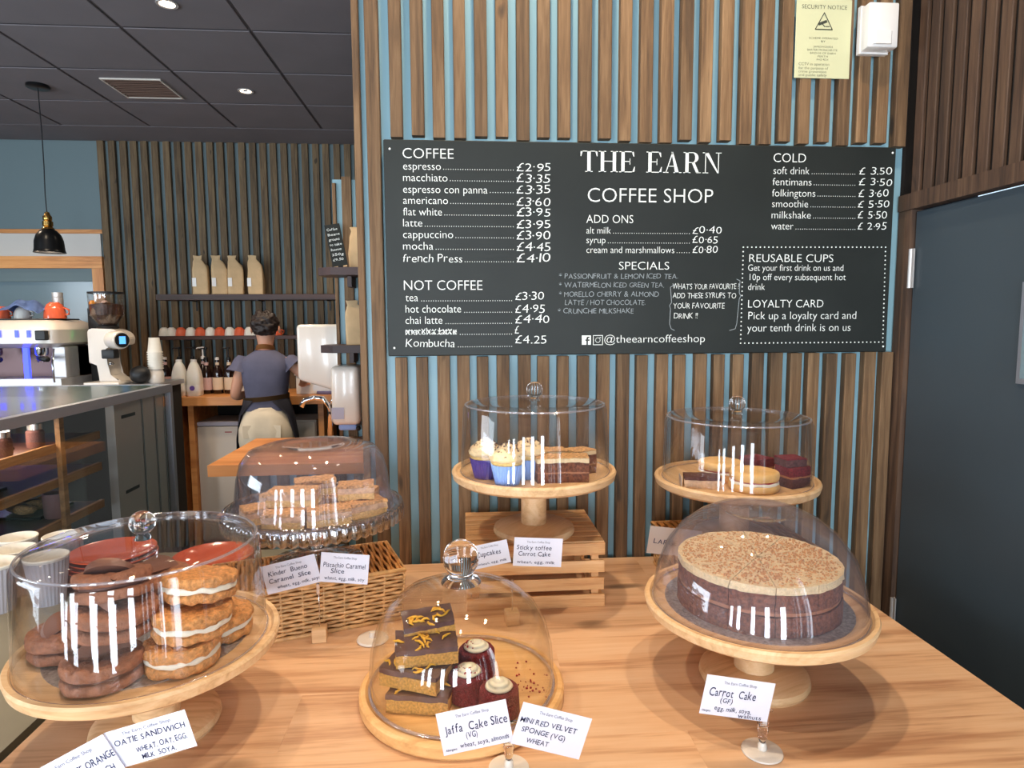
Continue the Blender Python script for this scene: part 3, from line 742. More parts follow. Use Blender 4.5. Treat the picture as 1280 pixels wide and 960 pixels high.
# ================================================================== CAKE STANDS AND DOMES
def wood_stand(loc, r, h, label, rz=0, stem_r=.03, base_r=.083, th=.022):
    t = thing('cake_stand', label, 'cake stand', loc, rz)
    obj('base', lathe([(0, 0), (base_r-.003, 0), (base_r, .006), (base_r-.002, .014), (base_r-.012, .019), (0, .021)], 56), 'beech', t, smooth=35)
    obj('stem', lathe([(0, .0205), (stem_r, .0205), (stem_r, h), (0, h)], 36), 'beech', t, smooth=35)
    obj('plate', lathe([(0, h-.0), (r-.012, h-.0), (r-.003, h+.006), (r, h+th-.004), (r-.002, h+th), (r-.008, h+th), (r-.012, h+th-.005), (0, h+th-.006)], 96), 'beech', t, smooth=35)
    return t
def dome_flat(loc, rb, rt, h, label, rz=0, knob=.0165):
    t = thing('cake_dome', label, 'dome', loc, rz)
    w = .0025
    prof = [(rb, 0), (rb-.001, .015), (rt+.004, h-.012), (rt+.001, h-.005), (rt-.006, h-.001), (rt*.6, h+.001), (0, h+.002),]
    inner = [(0, h+.002-w), (rt*.6, h+.001-w), (rt-.008, h-.001-w), (rt-.002, h-.012), (rb-.001-w, .015), (rb-w, 0), (rb, 0)]
    obj('shell', lathe(prof+inner, 96), 'acrylic', t, smooth=60)
    obj('rim', tube([(rb*math.cos(2*PI*k/96), rb*math.sin(2*PI*k/96), .0016) for k in range(96)], .0016, 6, None, True), 'acrylic_edge', t, smooth='all')
    obj('shoulder', tube([((rt-.001)*math.cos(2*PI*k/96), (rt-.001)*math.sin(2*PI*k/96), h-.0035) for k in range(96)], .0019, 6, None, True), 'acrylic_edge', t, smooth='all')
    kn = obj('knob', sphere(knob, (0, 0, 0), 32, 20), 'crystal', t, smooth='all', loc=(0, 0, h+.008+knob))
    obj('neck', lathe([(0, 0), (.011, 0), (.009, .004), (.007, .007), (.009, .0085), (0, .0085)], 24), 'crystal', t, smooth=60, loc=(0, 0, h+.0021))
    return t
def dome_round(loc, prof, label, m='acrylic_haze', w=.002, recess=None):
    t = thing('cake_dome', label, 'dome', loc)
    inner = [(max(0, r-w) if r > 0 else 0, max(0, z-w) if z > .004 else z) for r, z in reversed(prof)]
    obj('shell', lathe(prof+inner+[prof[0]], 96), m, t, smooth=60)
    rb = prof[0][0]
    obj('rim', tube([(rb*math.cos(2*PI*k/96), rb*math.sin(2*PI*k/96), .0018) for k in range(96)], .0018, 6, None, True), 'acrylic_edge', t, smooth='all')
    return t

LP = (-.434, .882)
wood_stand((LP[0], LP[1], T), .166, .108, 'large wooden cake stand at the left, holding chocolate cookies and oat sandwiches')
dome_flat((LP[0]-.004, LP[1], T+.108+.0165), .153, .143, .143, 'clear flat-topped dome with ball knob over the chocolate cookies at left')
CP = (.449, .929)
wood_stand((CP[0], CP[1], T), .17, .108, 'large wooden cake stand at the right front, holding the carrot cake', .4)
dome_round((CP[0], CP[1], T+.1245), [(.157, 0), (.156, .02), (.15, .05), (.137, .085), (.115, .115), (.09, .135), (.066, .147), (.058, .150), (.054, .147), (.05, .145), (.03, .144), (.026, .147), (.02, .148), (0, .1485)], 'clear rounded plastic dome with a dished top over the carrot cake')
UP = (.139, 1.272)
wood_stand((UP[0], UP[1], 1.052), .166, .112, 'wooden cake stand on the slatted crate, holding cupcakes', .9, .022 if False else .026)
dome_flat((UP[0]+.002, UP[1], 1.052+.1285), .15, .14, .14, 'clear flat-topped dome with ball knob over the cupcakes', 0, .0165)
RP = (.566, 1.282)
wood_stand((RP[0], RP[1], 1.022), .166, .112, 'wooden cake stand at the back right, holding sponge sandwiches', 1.7)
dome_flat((RP[0], RP[1], 1.022+.1285), .15, .142, .135, 'clear flat-topped dome with ball knob over the sponge sandwiches at the back right')
# central board and glass bell
BP = (-.008, .925)
t = thing('cake_board', 'round low wooden board under the glass bell at the front centre', 'board', (BP[0], BP[1], T))
obj('board', lathe([(0, 0), (.15, 0), (.153, .004), (.153, .017), (.150, .021), (.144, .022), (.14, .018), (0, .018)], 96), 'beech_board', t, smooth=35)
t = thing('glass_bell', 'thick glass bell dome with large ball knob on the round wooden board', 'dome', (BP[0], BP[1], T+.0185))
prof = [(.137, 0), (.1375, .03), (.135, .06), (.127, .09), (.112, .117), (.09, .137), (.06, .150), (.03, .1555), (0, .157)]
inner = [(0, .153), (.03, .1515), (.06, .146), (.089, .1335), (.11, .115), (.1235, .089), (.1315, .06), (.134, .03), (.1335, 0), (.137, 0)]
obj('shell', lathe(prof+inner, 96), 'dome_glass', t, smooth=60)
obj('rim', tube([(.1375*math.cos(2*PI*k/96), .1375*math.sin(2*PI*k/96), .0026) for k in range(96)], .0026, 8, None, True), 'acrylic_edge', t, smooth='all')
obj('knob', lathe([(0, 0), (.03, 0), (.027, .004), (.018, .009), (.016, .013), (.02, .017), (.0255, .026), (.027, .037), (.0245, .049), (.0175, .058), (.008, .063), (0, .064)], 48), 'crystal', t, smooth='all', loc=(0, 0, .1572))
# glass pedestal stand on the basket
GP = (-.288, 1.225); GZ = 1.023
t = thing('glass_cake_stand', 'clear glass pedestal cake stand with scalloped rim on the wicker basket', 'cake stand', (GP[0], GP[1], GZ))
obj('foot', lathe([(0, .006), (.03, .008), (.06, .003), (.085, 0), (.088, .001), (.086, .004), (.06, .009), (.03, .018), (.016, .026), (0, .027)], 64), 'plate_glass', t, smooth='all')
obj('stem', lathe([(0, .0272), (.015, .0272), (.012, .035), (.018, .045), (.014, .055), (.013, .075), (.02, .088), (.03, .0925), (0, .0925)], 40), 'crystal', t, smooth='all')
obj('plate', lathe([(0, .093), (.158, .093), (.161, .097), (.161, .110), (.158, .113), (.154, .110), (.152, .102), (0, .101)], 96), 'plate_glass', t, smooth=50)
bm = BM(); n = 58*8; rr = []
for z, r_, a_ in ((.115, .160, .0), (.113, .1635, .0015), (.106, .165, .0028), (.096, .1655, .0034), (.088, .1645, .0034), (.0865, .1625, .003)):
    rr.append([bm.verts.new(((r_+a_*abs(math.sin(PI*k/8)))*math.cos(2*PI*k/n), (r_+a_*abs(math.sin(PI*k/8)))*math.sin(2*PI*k/n), z-(.0035*abs(math.sin(PI*k/8)) if z < .09 else 0))) for k in range(n)])
for A, B in zip(rr, rr[1:]):
    for k in range(n): bm.faces.new((A[k], A[(k+1) % n], B[(k+1) % n], B[k]))
obj('scalloped_rim', bm, 'pressed_glass', t, smooth='all')
dome_round((GP[0], GP[1], GZ+.1022), [(.147, 0), (.147, .012), (.142, .035), (.138, .07), (.131, .098), (.116, .118), (.092, .126), (.055, .1285), (.05, .126), (.03, .126), (0, .1265)], 'clear shallow plastic dome over the caramel slices on the glass stand')

# ================================================================== BASKETS AND CRATE
def basket(loc, rz, L, D, H, flare, label, rows=13, n_st=9):
    t = thing('wicker_basket', label, 'basket', loc, rz)
    def perim(z, off=0):
        s = flare*(z/H) + off
        return L/2+s, D/2+s
    bm = BM(); bm2 = BM()
    per = []
    def path(z, phase):
        a, b = perim(z); pts = []; nx = n_st*4; ny = max(4, int(n_st*D/L))*4
        def w(i): return .0022*math.sin(PI*i/2+phase*PI)
        for i in range(nx): pts.append((-a+2*a*i/nx, -b-w(i), z))
        for i in range(ny): pts.append((a+w(i), -b+2*b*i/ny, z))
        for i in range(nx): pts.append((a-2*a*i/nx, b+w(i), z))
        for i in range(ny): pts.append((-a-w(i), b-2*b*i/ny, z))
        return pts
    for k in range(rows):
        z = .004+(H-.012)*k/(rows-1)
        tube(path(z, k % 2), .0031, 5, bm, True)
    obj('weave', bm, 'wicker', t, smooth='all')['kind'] = 'stuff'
    for i in range(n_st+1):
        for s in (-1, 1):
            a0, b0 = perim(0); a1, b1 = perim(H)
            x0 = -a0+2*a0*i/n_st; x1 = -a1+2*a1*i/n_st
            tube([(x0, s*b0, 0), (x1, s*b1, H)], .0022, 5, bm2)
    for i in range(1, 5):
        for s in (-1, 1):
            a0, b0 = perim(0); a1, b1 = perim(H)
            tube([(s*a0, -b0+2*b0*i/5, 0), (s*a1, -b1+2*b1*i/5, H)], .0022, 5, bm2)
    obj('stakes', bm2, 'wicker', t, smooth='all')['kind'] = 'stuff'
    a, b = perim(H)
    for q, (z, o_) in enumerate(((H-.002, .001), (.003, .001))):
        aa, bb = perim(z, o_); obj('border', tube([(-aa, -bb, z), (aa, -bb, z), (aa, bb, z), (-aa, bb, z)], .0042, 7, None, True), 'wicker', t, smooth='all')
    bm = BM(); n = int(2*a/.0078)
    for i in range(n):
        x = -a+.004+(2*a-.008)*i/(n-1)
        tube([(x+.0015*math.sin(j*PI/2+i*PI), -b+2*b*j/8, H-.001+.0012*math.sin(j*PI/2+i*PI)) for j in range(9)], .0036, 5, bm)
    obj('woven_base', bm, 'wicker_dark', t, smooth='all')['kind'] = 'stuff'
    bm = BM(); box(bm, -L/2+.006, L/2-.006, -D/2+.006, D/2-.006, .002, H-.008); obj('lining', bm, 'wicker_dark', t)
    return t
ang = math.atan2(.054, .16)
ux, uy = math.cos(ang), math.sin(ang); nx_, ny_ = -uy, ux
rfx, rfy = -.117, 1.178
L_, D_ = .33, .163
basket((rfx-ux*L_/2+nx_*D_/2, rfy-uy*L_/2+ny_*D_/2, T), ang, L_-.01, D_-.012, .1, .006, 'upturned wicker basket under the glass cake stand')
basket((.575, 1.315, T), .03, .27, .2, .098, .006, 'upturned wicker basket behind the carrot cake, under the back right stand', 12, 7)
cr = thing('wooden_crate', 'small slatted wooden crate standing upside down under the cupcake stand', 'crate', (.135, 1.312, T))
hw, hd = .136, .108
for k, (z0, z1) in enumerate(((0, .025), (.035, .059), (.07, .094), (.105, .1295))):
    for s in (-1, 1):
        bm = rbox(-hw, hw, -.003, .003, z0, z1, .0007, 1); obj('slat', bm, 'crate_wood', cr, loc=(random.uniform(-.001, .001), s*hd, 0))
    for s in (-1, 1):
        if k in (0, 3): obj('end_board', rbox(-.004, .004, -hd+.004, hd-.004, z0, z1, .0007, 1), 'crate_wood', cr, loc=(s*(hw-.006), 0, 0))
for sx in (-1, 1):
    for sy in (-1, 1):
        bm = BM(); box(bm, -.007, .007, -.007, .007, 0, .127); obj('corner_post', bm, 'crate_wood', cr, loc=(sx*(hw-.018), sy*(hd-.0105), 0))
for k in range(7):
    y = -hd+.014+k*(2*hd-.028)/6
    obj('top_slat', rbox(-hw, hw, -.0125, .0125, .1272, .132, .0007, 1), 'crate_wood', cr, loc=(0, y, 0))

# ================================================================== CARDS
def card(TL, TR, BL, items, label, m='paper', ink='ink', grey=None):
    TL, TR, BL = Vector(TL), Vector(TR), Vector(BL)
    u = TR-TL; v = TL-BL; w, h = u.length, v.length
    x = u.normalized(); v = (v-x*v.dot(x)).normalized(); n = x.cross(v)
    M_ = Matrix((x, v, n)).transposed().to_4x4(); M_.translation = BL
    t = bpy.data.objects.new('price_card', None); C.objects.link(t); t.matrix_world = M_
    tag(t, label, 'card')
    bm = BM(); box(bm, 0, w, 0, h, -.0006, 0); obj('card', bm, m, t)
    def lay(nm, its, mm):
        if its:
            me = letter_mesh(nm, [(s, a*w, b*w, z*h, c*h, st) for (s, a, b, z, c, st) in its], lambda X_, Z_: (X_, Z_, .0004)); obj(nm, me, mm, t)['kind'] = 'stuff'
    lay('handwriting', items, ink); lay('printed_heading', grey, 'print_grey')
    return t
HEAD = [('The Earn Coffee Shop', .26, .74, .82, .07, 'p')]
card((0.2931,0.752,1.0352), (0.3831,0.752,1.0182), (0.2936,0.752,0.9828), [('Carrot  Cake', .08, .76, .50, .2, 'h'), ('(GF)', .26, .44, .34, .12, 'h'), ('egg, milk, soya,', .2, .74, .14, .11, 'h'), ('walnuts', .56, .9, .02, .1, 'h'), ('Allergens', .02, .15, .08, .05, 'p')], 'white price card reading Carrot Cake at the front right', grey=HEAD)
def clip_holder(loc, z_clip, label, rz=0, lean=0):
    t = thing('card_holder', label, 'card holder', loc, rz)
    obj('base', lathe([(0, 0), (.0245, 0), (.026, .0012), (.0255, .003), (.022, .0042), (0, .0045)], 40), 'white_gloss', t, smooth=40)
    obj('socket', lathe([(0, .0045), (.0058, .0045), (.0055, .011), (.004, .014), (0, .0145)], 20), 'white_gloss', t, smooth=40)
    bm = BM(); lathe([(0, .0146), (.004, .0148), (.006, .021), (.0052, .026), (.0072, .031), (.006, .037), (0, .0372)], 16, bm)
    obj('ball_joint', bm, 'acrylic_block', t, smooth='all')
    bm = BM(); box(bm, -.006, .006, -.004, -.001, .0374, z_clip+.012); box(bm, -.006, .006, .002, .004, .0374, z_clip+.01); box(bm, -.011, .011, -.0045, -.0015, z_clip+.0122, z_clip+.0145)
    obj('clip', bm, 'acrylic_block', t)
    bm = BM(); box(bm, -.003, .003, -.0055, -.0042, z_clip-.003, z_clip+.004); obj('spring', bm, 'steel', t)
    return t
cb = (0.3819,0.759,0.92)
clip_holder(cb, .045, 'clear clip holder with white disc base holding the carrot cake card')
ca = (0.0501,0.7533,0.92)
clip_holder(ca, .052, 'clear clip holder at the bottom centre edge, in front of the glass bell')
card((-0.037,0.745,1.0043), (0.049,0.745,1.0191), (-0.0304,0.745,0.9489), [('Jaffa  Cake Slice', .08, .97, .48, .19, 'h'), ('(VG)', .36, .52, .3, .13, 'h'), ('wheat, soya, almonds', .25, .95, .1, .1, 'h'), ('Allergens', .04, .2, .08, .05, 'p')], 'white tilted card reading Jaffa Cake Slice before the glass bell', grey=HEAD)
card((0.0552,0.742,1.0182), (0.1407,0.742,0.9916), (0.0515,0.742,0.963), [('MINI RED VELVET', .03, .85, .56, .12, 'h'), ('SPONGE (VG)', .09, .72, .34, .12, 'h'), ('WHEAT', .2, .52, .12, .11, 'h')], 'white shiny tilted card reading Mini Red Velvet Sponge before the glass bell', grey=HEAD)
card((-0.3394,0.6,1.0952), (-0.2643,0.6,1.115), (-0.3352,0.6,1.0569), [('OATIE SANDWICH', .08, .95, .58, .15, 'h'), ('WHEAT, OAT, EGG.', .3, .93, .28, .14, 'h'), ('MILK  SOYA.', .34, .76, .07, .13, 'h')], 'white card reading Oatie Sandwich leaning at the front left', grey=[('The Earn Coffee Shop', .2, .8, .82, .08, 'p')])
card((-0.4085,0.597,1.0612), (-0.3377,0.597,1.0979), (-0.3943,0.597,1.0182), [('CHOCOLATE ORANGE', .06, 1.0, .48, .15, 'h'), ('SANDWICH', .45, .92, .2, .15, 'h')], 'white card reading Orange Sandwich in the bottom left corner of the photo', grey=[('The Earn Coffee Shop', .2, .8, .8, .08, 'p')])
tb = (-0.4053,0.7265,0.92)
clip_holder((-.36, .60, T), .062, 'clear clip holder under the two cards at the front left, mostly below the photo edge')
def block_holder(loc, top, label):
    t = thing('card_holder', label, 'card holder', loc, .12)
    obj('block', rbox(-.0125, .0125, -.0125, .0125, 0, .025, .001, 1), 'beech', t)
    obj('wire', tube([(0, 0, .02), (.001, 0, top*.6), (0, 0, top)], .001, 6), 'chrome', t, smooth='all')
    obj('clip', rbox(-.003, .003, -.004, -.0005, top-.02, top, .0008, 1), 'chrome', t)
    return t
b1 = (-0.261,1.1112,0.92)
block_holder(b1, .105, 'pale wooden block with a wire stem in front of the wicker basket')
card((-0.3407,1.075,1.072), (-0.2506,1.075,1.092), (-0.3362,1.075,1.0221), [('Kinder  Bueno', .1, .82, .6, .15, 'h'), ('Caramel  Slice', .08, .85, .35, .15, 'h'), ('wheat, egg, milk, soya', .2, 1, .12, .11, 'h')], 'white tilted card with blue writing, left of the wire stem before the basket', grey=HEAD)
card((-0.2481,1.07,1.0959), (-0.1677,1.07,1.0876), (-0.2492,1.07,1.0442), [('Pistachio Caramel', .06, .93, .52, .16, 'h'), ('Slice', .22, .5, .33, .15, 'h'), ('wheat, egg, milk, soy', .1, .93, .1, .11, 'h')], 'white card reading Pistachio Caramel Slice, right of the wire stem before the basket', grey=HEAD)
b2 = (0.0838,1.1455,0.92)
block_holder(b2, .085, 'pale wooden block with a wire stem behind the glass bell')
card((0.0193,1.13,1.0755), (0.0849,1.13,1.0877), (0.016,1.13,1.0321), [('Cupcakes', .1, .78, .48, .2, 'h'), ('wheat, egg, milk', .1, .9, .12, .1, 'h')], 'white card reading Cupcakes in front of the crate', grey=HEAD)
card((0.0853,1.125,1.0924), (0.1738,1.125,1.0866), (0.0843,1.125,1.0392), [('Sticky toffee', .06, .78, .58, .15, 'h'), ('Carrot Cake', .1, .76, .36, .15, 'h'), ('wheat, egg, milk', .08, .86, .1, .1, 'h')], 'white card reading Sticky Toffee Carrot Cake on the crate front', grey=HEAD)
card((0.3503,1.19,1.0851), (0.4543,1.19,1.0707), (0.3511,1.19,1.0305), [('LARGE', .1, .55, .38, .16, 'h')], 'beige card standing behind the left side of the carrot cake dome', m='paper_warm')
block_holder((0.4064, 1.193, T), .105, 'wire card stem with wooden block hidden behind the carrot cake dome')
t = thing('card_holder', 'small pale plastic disc lying behind the left side of the glass bell', 'card holder', (-0.1673,1.1032,0.92))
obj('base', lathe([(0, 0), (.026, 0), (.028, .002), (.026, .005), (0, .006)], 32), 'white_gloss', t, smooth=40)
obj('socket', lathe([(0, .006), (.006, .006), (.005, .015), (0, .016)], 16), 'white_gloss', t, smooth=40)

# ================================================================== FOOD
def puck(r, h, seg=64, bulge=.3, rings=8):
    p = [(0, 0)]
    for i in range(rings+1):
        a = -PI/2+PI*i/rings; p.append((r-(h*bulge)+h*bulge*math.cos(a), h/2+h/2*math.sin(a)))
    for q in (.75, .6, .45, .3, .15): p.append((r*q, h*1.02))
    p.append((0, h*1.03)); p.insert(1, (r*.5, 0)); return lathe(p, seg)
PZ = T+.108+.0162           # top of the wooden plates at the front
t = thing('cake_card', 'round silver glitter cake card under the cookies at left', 'cake card', (LP[0], LP[1], PZ)); obj('disc', lathe([(0, 0), (.125, 0), (.125, .002), (0, .002)], 64), 'silver_card', t)
t = thing('cake_card', 'round silver cake card under the carrot cake', 'cake card', (CP[0], CP[1], PZ)); obj('disc', lathe([(0, 0), (.138, 0), (.138, .002), (0, .002)], 64), 'silver_card', t)
def crack(bm, seed, depth=.0035, n=5, r=.05):
    rn = random.Random(seed); L = []
    for i in range(n):
        a = rn.uniform(0, 6.28); p = Vector((rn.uniform(-.5, .5)*r, rn.uniform(-.5, .5)*r)); d = Vector((math.cos(a), math.sin(a))); L.append((p, d))
    zt = max(v.co.z for v in bm.verts)
    for v in bm.verts:
        if v.co.z > zt*.6:
            for p, d in L:
                q = Vector(v.co[:2])-p; dist = abs(q.x*d.y-q.y*d.x)+noise.noise(v.co*90)*.002
                if dist < .0022: v.co.z -= depth*(1-dist/.0022)
    return bm
def sandwich(kind, loc, r, rot, label, piece=0, seed=0):
    m1, m2 = ('choc_cookie', 'choc_cream') if kind == 'c' else ('oat', 'cream')
    h = .0135 if kind == 'c' else .012
    t = thing('cookie_sandwich' if kind == 'c' else 'oat_sandwich', label, 'cookie', loc, 0, None, rot)
    amp = .0022 if kind == 'c' else .0030
    o = obj('lower_biscuit', lumpy(puck(r*.98, h), amp, 45 if kind == 'c' else 90, seed), m1, t, smooth='all')
    o = obj('filling', lumpy(puck(r*(.82 if kind == 'c' else .95), .006 if kind == 'c' else .009), .0012 if kind == 'c' else .003, 70, seed+5), m2, t, smooth='all', loc=(0, 0, h*.96))
    z = h*.96+(.005 if kind == 'c' else .008)
    bmu = puck(r, h*1.1)
    if kind == 'c':
        for v in bmu.verts:
            d = math.hypot(v.co.x, v.co.y)/r
            if v.co.z > h*.5: v.co.z -= max(0, .5-d)*.012
    bmu = lumpy(bmu, amp, 45 if kind == 'c' else 90, seed+9)
    lumpy(bmu, .0007 if kind == 'c' else .0013, 260, seed)
    if kind == 'c': crack(bmu, seed, r=r)
    obj('upper_biscuit', bmu, m1, t, smooth='all', loc=(0, 0, z))
    if piece:
        # an orange-segment shaped chocolate leaning in the middle
        bm = BM(); n = 12; w_ = .010; rr = .030
        arc = [(rr*math.cos(PI*i/n), rr*.78*math.sin(PI*i/n)) for i in range(n+1)]
        a = [bm.verts.new((x, -w_*(1-(abs(x)/rr)**2*.5), y)) for x, y in arc]; b = [bm.verts.new((x, w_*(1-(abs(x)/rr)**2*.5)*.1, y)) for x, y in arc]
        bm.faces.new(a); bm.faces.new(b)
        for i in range(n): bm.faces.new((a[i], a[i+1], b[i+1], b[i]))
        bm.faces.new((a[0], a[-1], b[-1], b[0]))
        obj('chocolate_segment', bm, 'choc_piece', t, loc=(0, .004, z+h*.78), rot=(R(-52), 0, piece), smooth=35)
    return t
c1 = (-0.4445,0.783,1.058); c2 = (-0.5433,0.8379,1.06); c5 = (-0.4446,0.9054,1.06)
z0 = PZ+.0028
c2 = (-.532, .852, 0)
sandwich('c', (c1[0], c1[1], z0), .046, (0, 0, .2), 'chocolate cookie sandwich at the front of the left stand, lowest of its stack', .3, 1)
sandwich('c', (c2[0], c2[1]+.006, z0), .045, (0, 0, 1.2), 'chocolate cookie sandwich at the far left of the left stand', .2, 2)
sandwich('c', (c1[0]+.002, c1[1]+.022, z0+.056), .05, (R(5), R(-5), 2), 'chocolate cookie sandwich second from top of the cookie stack', 2.6-2.3, 3)
sandwich('c', (c1[0]-.002, c1[1]+.034, z0+.0905), .045, (R(10), R(6), 3), 'topmost chocolate cookie sandwich of the left stand', 3.1-2.9, 4)
sandwich('c', (c5[0]-.018, c5[1]+.062, z0), .046, (0, 0, .6), 'chocolate cookie sandwich at the rear of the left stand, underneath', 0, 5)
sandwich('c', (c5[0]-.014, c5[1]+.05, z0+.037), .046, (R(6), R(6), .6), 'chocolate cookie sandwich with a segment, behind and between the two cookie stacks', .4, 6)
sandwich('c', (c2[0]+.03, c2[1]+.075, z0), .046, (0, 0, .9), 'chocolate cookie sandwich hidden behind the left stack, on the plate', 0, 7)
o1 = (-0.3614,0.8061,1.058)
sandwich('o', (o1[0]-.004, o1[1]+.010, z0), .046, (0, 0, 1), 'oat biscuit sandwich with cream, lowest of three on the left stand', 0, 11)
sandwich('o', (o1[0]+.004, o1[1]+.026, z0+.0345), .049, (R(2), 0, 2), 'oat biscuit sandwich with cream, middle of three on the left stand', 0, 12)
sandwich('o', (o1[0]+.004, o1[1]+.05, z0+.069), .047, (R(10), 0, 3), 'oat biscuit sandwich, topmost of three on the left stand', 0, 13)
sandwich('o', (o1[0]+.012, o1[1]+.088, z0), .046, (0, 0, 3), 'oat biscuit sandwich lying behind the stack of three on the left stand', 0, 14)

# carrot cake: twelve cut slices
def wedge(r, a0, a1, z0, z1, seg=8, gap=.0006, lump=0, seed=0, rings=7):
    bm = BM(); mid = (a0+a1)/2; ox, oy = gap*math.cos(mid)*2, gap*math.sin(mid)*2
    nz = 4; grid = []
    for k in range(nz+1):
        z = z0+(z1-z0)*k/nz; row = [bm.verts.new((ox, oy, z))]
        row += [bm.verts.new((ox+(r)*math.cos(a0+(a1-a0)*i/seg), oy+(r)*math.sin(a0+(a1-a0)*i/seg), z)) for i in range(seg+1)]
        grid.append(row)
    n = seg+2
    for A, B in zip(grid, grid[1:]):
        for i in range(n): bm.faces.new((A[i], A[(i+1) % n], B[(i+1) % n], B[i]))
    bm.faces.new(grid[0]); bm.faces.new(grid[-1])
    return bm
clock = ['three', 'two', 'one', 'twelve', 'eleven', 'ten', 'nine', 'eight', 'seven', 'six', 'five', 'four']
rnd = random.Random(3)
CR, CH = .117, .072
for k in range(12):
    a0 = R(-15+30*k)+.02; a1 = a0+R(30)
    t = thing('carrot_cake_slice', "carrot cake slice at %s o'clock of the cake, six o'clock being nearest" % clock[k], 'cake slice', (CP[0], CP[1]-.002, PZ+.0022), 0, 'slices of the carrot cake')
    obj('lower_sponge', lumpy(wedge(CR, a0, a1, 0, .029, 8, .0011), .0016, 70, 0), 'carrot_sponge', t)
    obj('filling', wedge(CR-.003, a0, a1, .0295, .0345, 8, .0011), 'carrot_fill', t)
    obj('upper_sponge', lumpy(wedge(CR-.001, a0, a1, .035, .0605, 8, .0011), .0016, 70, 2), 'carrot_sponge', t)
    obj('icing', lumpy(wedge(CR-.0003, a0, a1, .0608, CH, 8, .0011), .0018, 90, 4), 'icing', t)
    bm = BM()
    for i in range(170):
        rr = CR*math.sqrt(rnd.random())*.97; a = a0+(a1-a0)*rnd.uniform(.06, .94); s = rnd.uniform(.0005, .0016)
        if rr < .01: continue
        M_ = Matrix.Translation((rr*math.cos(a), rr*math.sin(a), CH+s*.4)) @ Matrix.Rotation(rnd.random()*6, 4, (rnd.random(), rnd.random(), 1))
        box(bm, -s, s, -s*.8, s*.8, -s*.6, s*.6, M_)
    obj('nut_crumbs', bm, 'crumbs', t)['kind'] = 'stuff'

# chocolate orange slices under the glass bell
def layered(name, loc, rz, L, D, layers, label, cat='slice', tilt=(0, 0), lump=.0012, extra=None):
    """rectangular tray bake: layers of (part, material, thickness)"""
    t = thing(name, label, cat, loc, 0, None, (tilt[0], tilt[1], rz)); z = 0
    for i, (nm, m, th) in enumerate(layers):
        bm = BM(); box(bm, -L/2, L/2, -D/2, D/2, z, z+th)
        bmesh.ops.subdivide_edges(bm, edges=list(bm.edges), cuts=9, use_grid_fill=True)
        lumpy(bm, lump*(1.9 if m == 'choc_top' else 1), 60, i*3+loc[0]*50); lumpy(bm, lump*.45, 240, i); obj(nm, bm, m, t, smooth=50); z += th*.97
    t['top'] = z; del t['top']
    return t, z
jz = T+.0187
def peel(t, z, L, D, n, seed):
    rn = random.Random(seed); bm = BM()
    for i in range(n):
        x, y = rn.uniform(-L*.38, L*.38), rn.uniform(-D*.36, D*.36); a = rn.random()*6; p = [(x, y, z+.001)]
        for j in range(4):
            a += rn.uniform(-.9, .9); p.append((p[-1][0]+.0045*math.cos(a), p[-1][1]+.0045*math.sin(a), z+.001+rn.random()*.0025))
        tube(p, [.0008, .0017, .002, .0016, .0007], 5, bm)
    obj('orange_peel', bm, 'orange_peel', t, smooth='all')['kind'] = 'stuff'
JL = [('sponge', 'sponge_yellow', .019), ('chocolate_top', 'choc_top', .0075)]
js = [((-0.036,0.8317,0.965), .0, -.35, 'chocolate-topped orange slice at the bottom of the stack in the glass bell', (0, 0)),
      ((-0.0724,0.8631,0.99), .0285, -.42, 'chocolate-topped orange slice second from the bottom in the glass bell', (R(2), 0)),
      ((-0.0556,0.9142,1.016), .0575, .08, 'chocolate-topped orange slice with candied peel, on the upper stack in the glass bell', (R(4), 0)),
      ((-0.0637,0.9586,1.035), .083, .12, 'topmost chocolate orange slice at the back of the stack in the glass bell', (R(3), R(-3)))]
js = [((-.066, .876), .0, -.18, js[0][3], (0, 0)), ((-.074, .886), .0285, -.40, js[1][3], (0, 0)), ((-.060, .902), .0575, .10, js[2][3], (R(5), 0)), ((-.058, .938), .0755, .16, js[3][3], (R(6), R(-4)))]
for i, (p, dz, rz, lab, tl) in enumerate(js):
    L2, D2 = (.088, .056) if i != 3 else (.075, .05)
    t, z = layered('orange_slice', (p[0], p[1], jz+dz), rz, L2, D2, JL, lab, 'slice', tl)
    peel(t, z, L2, D2, 16 if i > 1 else 9, i+4)
t, z = layered('orange_slice', (-.062, .955, jz), .5, .08, .052, JL, 'chocolate-topped orange slice on the board behind the stack in the glass bell')
t, z = layered('orange_slice', (-.062, .957, jz+.0285), .3, .08, .052, JL, 'chocolate-topped orange slice leaning behind the stack, second layer, in the glass bell')
def mini_velvet(loc, label, crumbs=True, h=.036, seed=0):
    t = thing('mini_red_velvet', label, 'cake', loc, seed)
    obj('sponge', lumpy(lathe([(0, 0), (.026, 0), (.0285, .003), (.0285, h*.5), (.0275, h-.003), (.0255, h), (.012, h), (0, h)], 40), .001, 120, seed), 'red_sponge', t, smooth=60)
    p = [(0, 0), (.0165, 0), (.0195, .0025), (.0175, .005), (.0135, .0062), (.0145, .0078), (.0105, .0095), (.0075, .0098), (.0075, .0112), (.0035, .0125), (0, .0128)]
    obj('cream_swirl', lumpy(lathe(p, 36), .0007, 150, seed), 'cream', t, smooth='all', loc=(0, 0, h*1.0))
    if crumbs:
        rn = random.Random(seed); bm = BM()
        for i in range(60):
            a = rn.uniform(-.5, 3.4); rr = rn.uniform(.003, .018); s = rn.uniform(.0004, .0010); z = h+.006+(.018-rr)*.35
            box(bm, -s, s, -s, s, -s, s, Matrix.Translation((rr*math.cos(a), rr*math.sin(a), z)))
        obj('red_crumbs', bm, 'red_crumb', t)['kind'] = 'stuff'
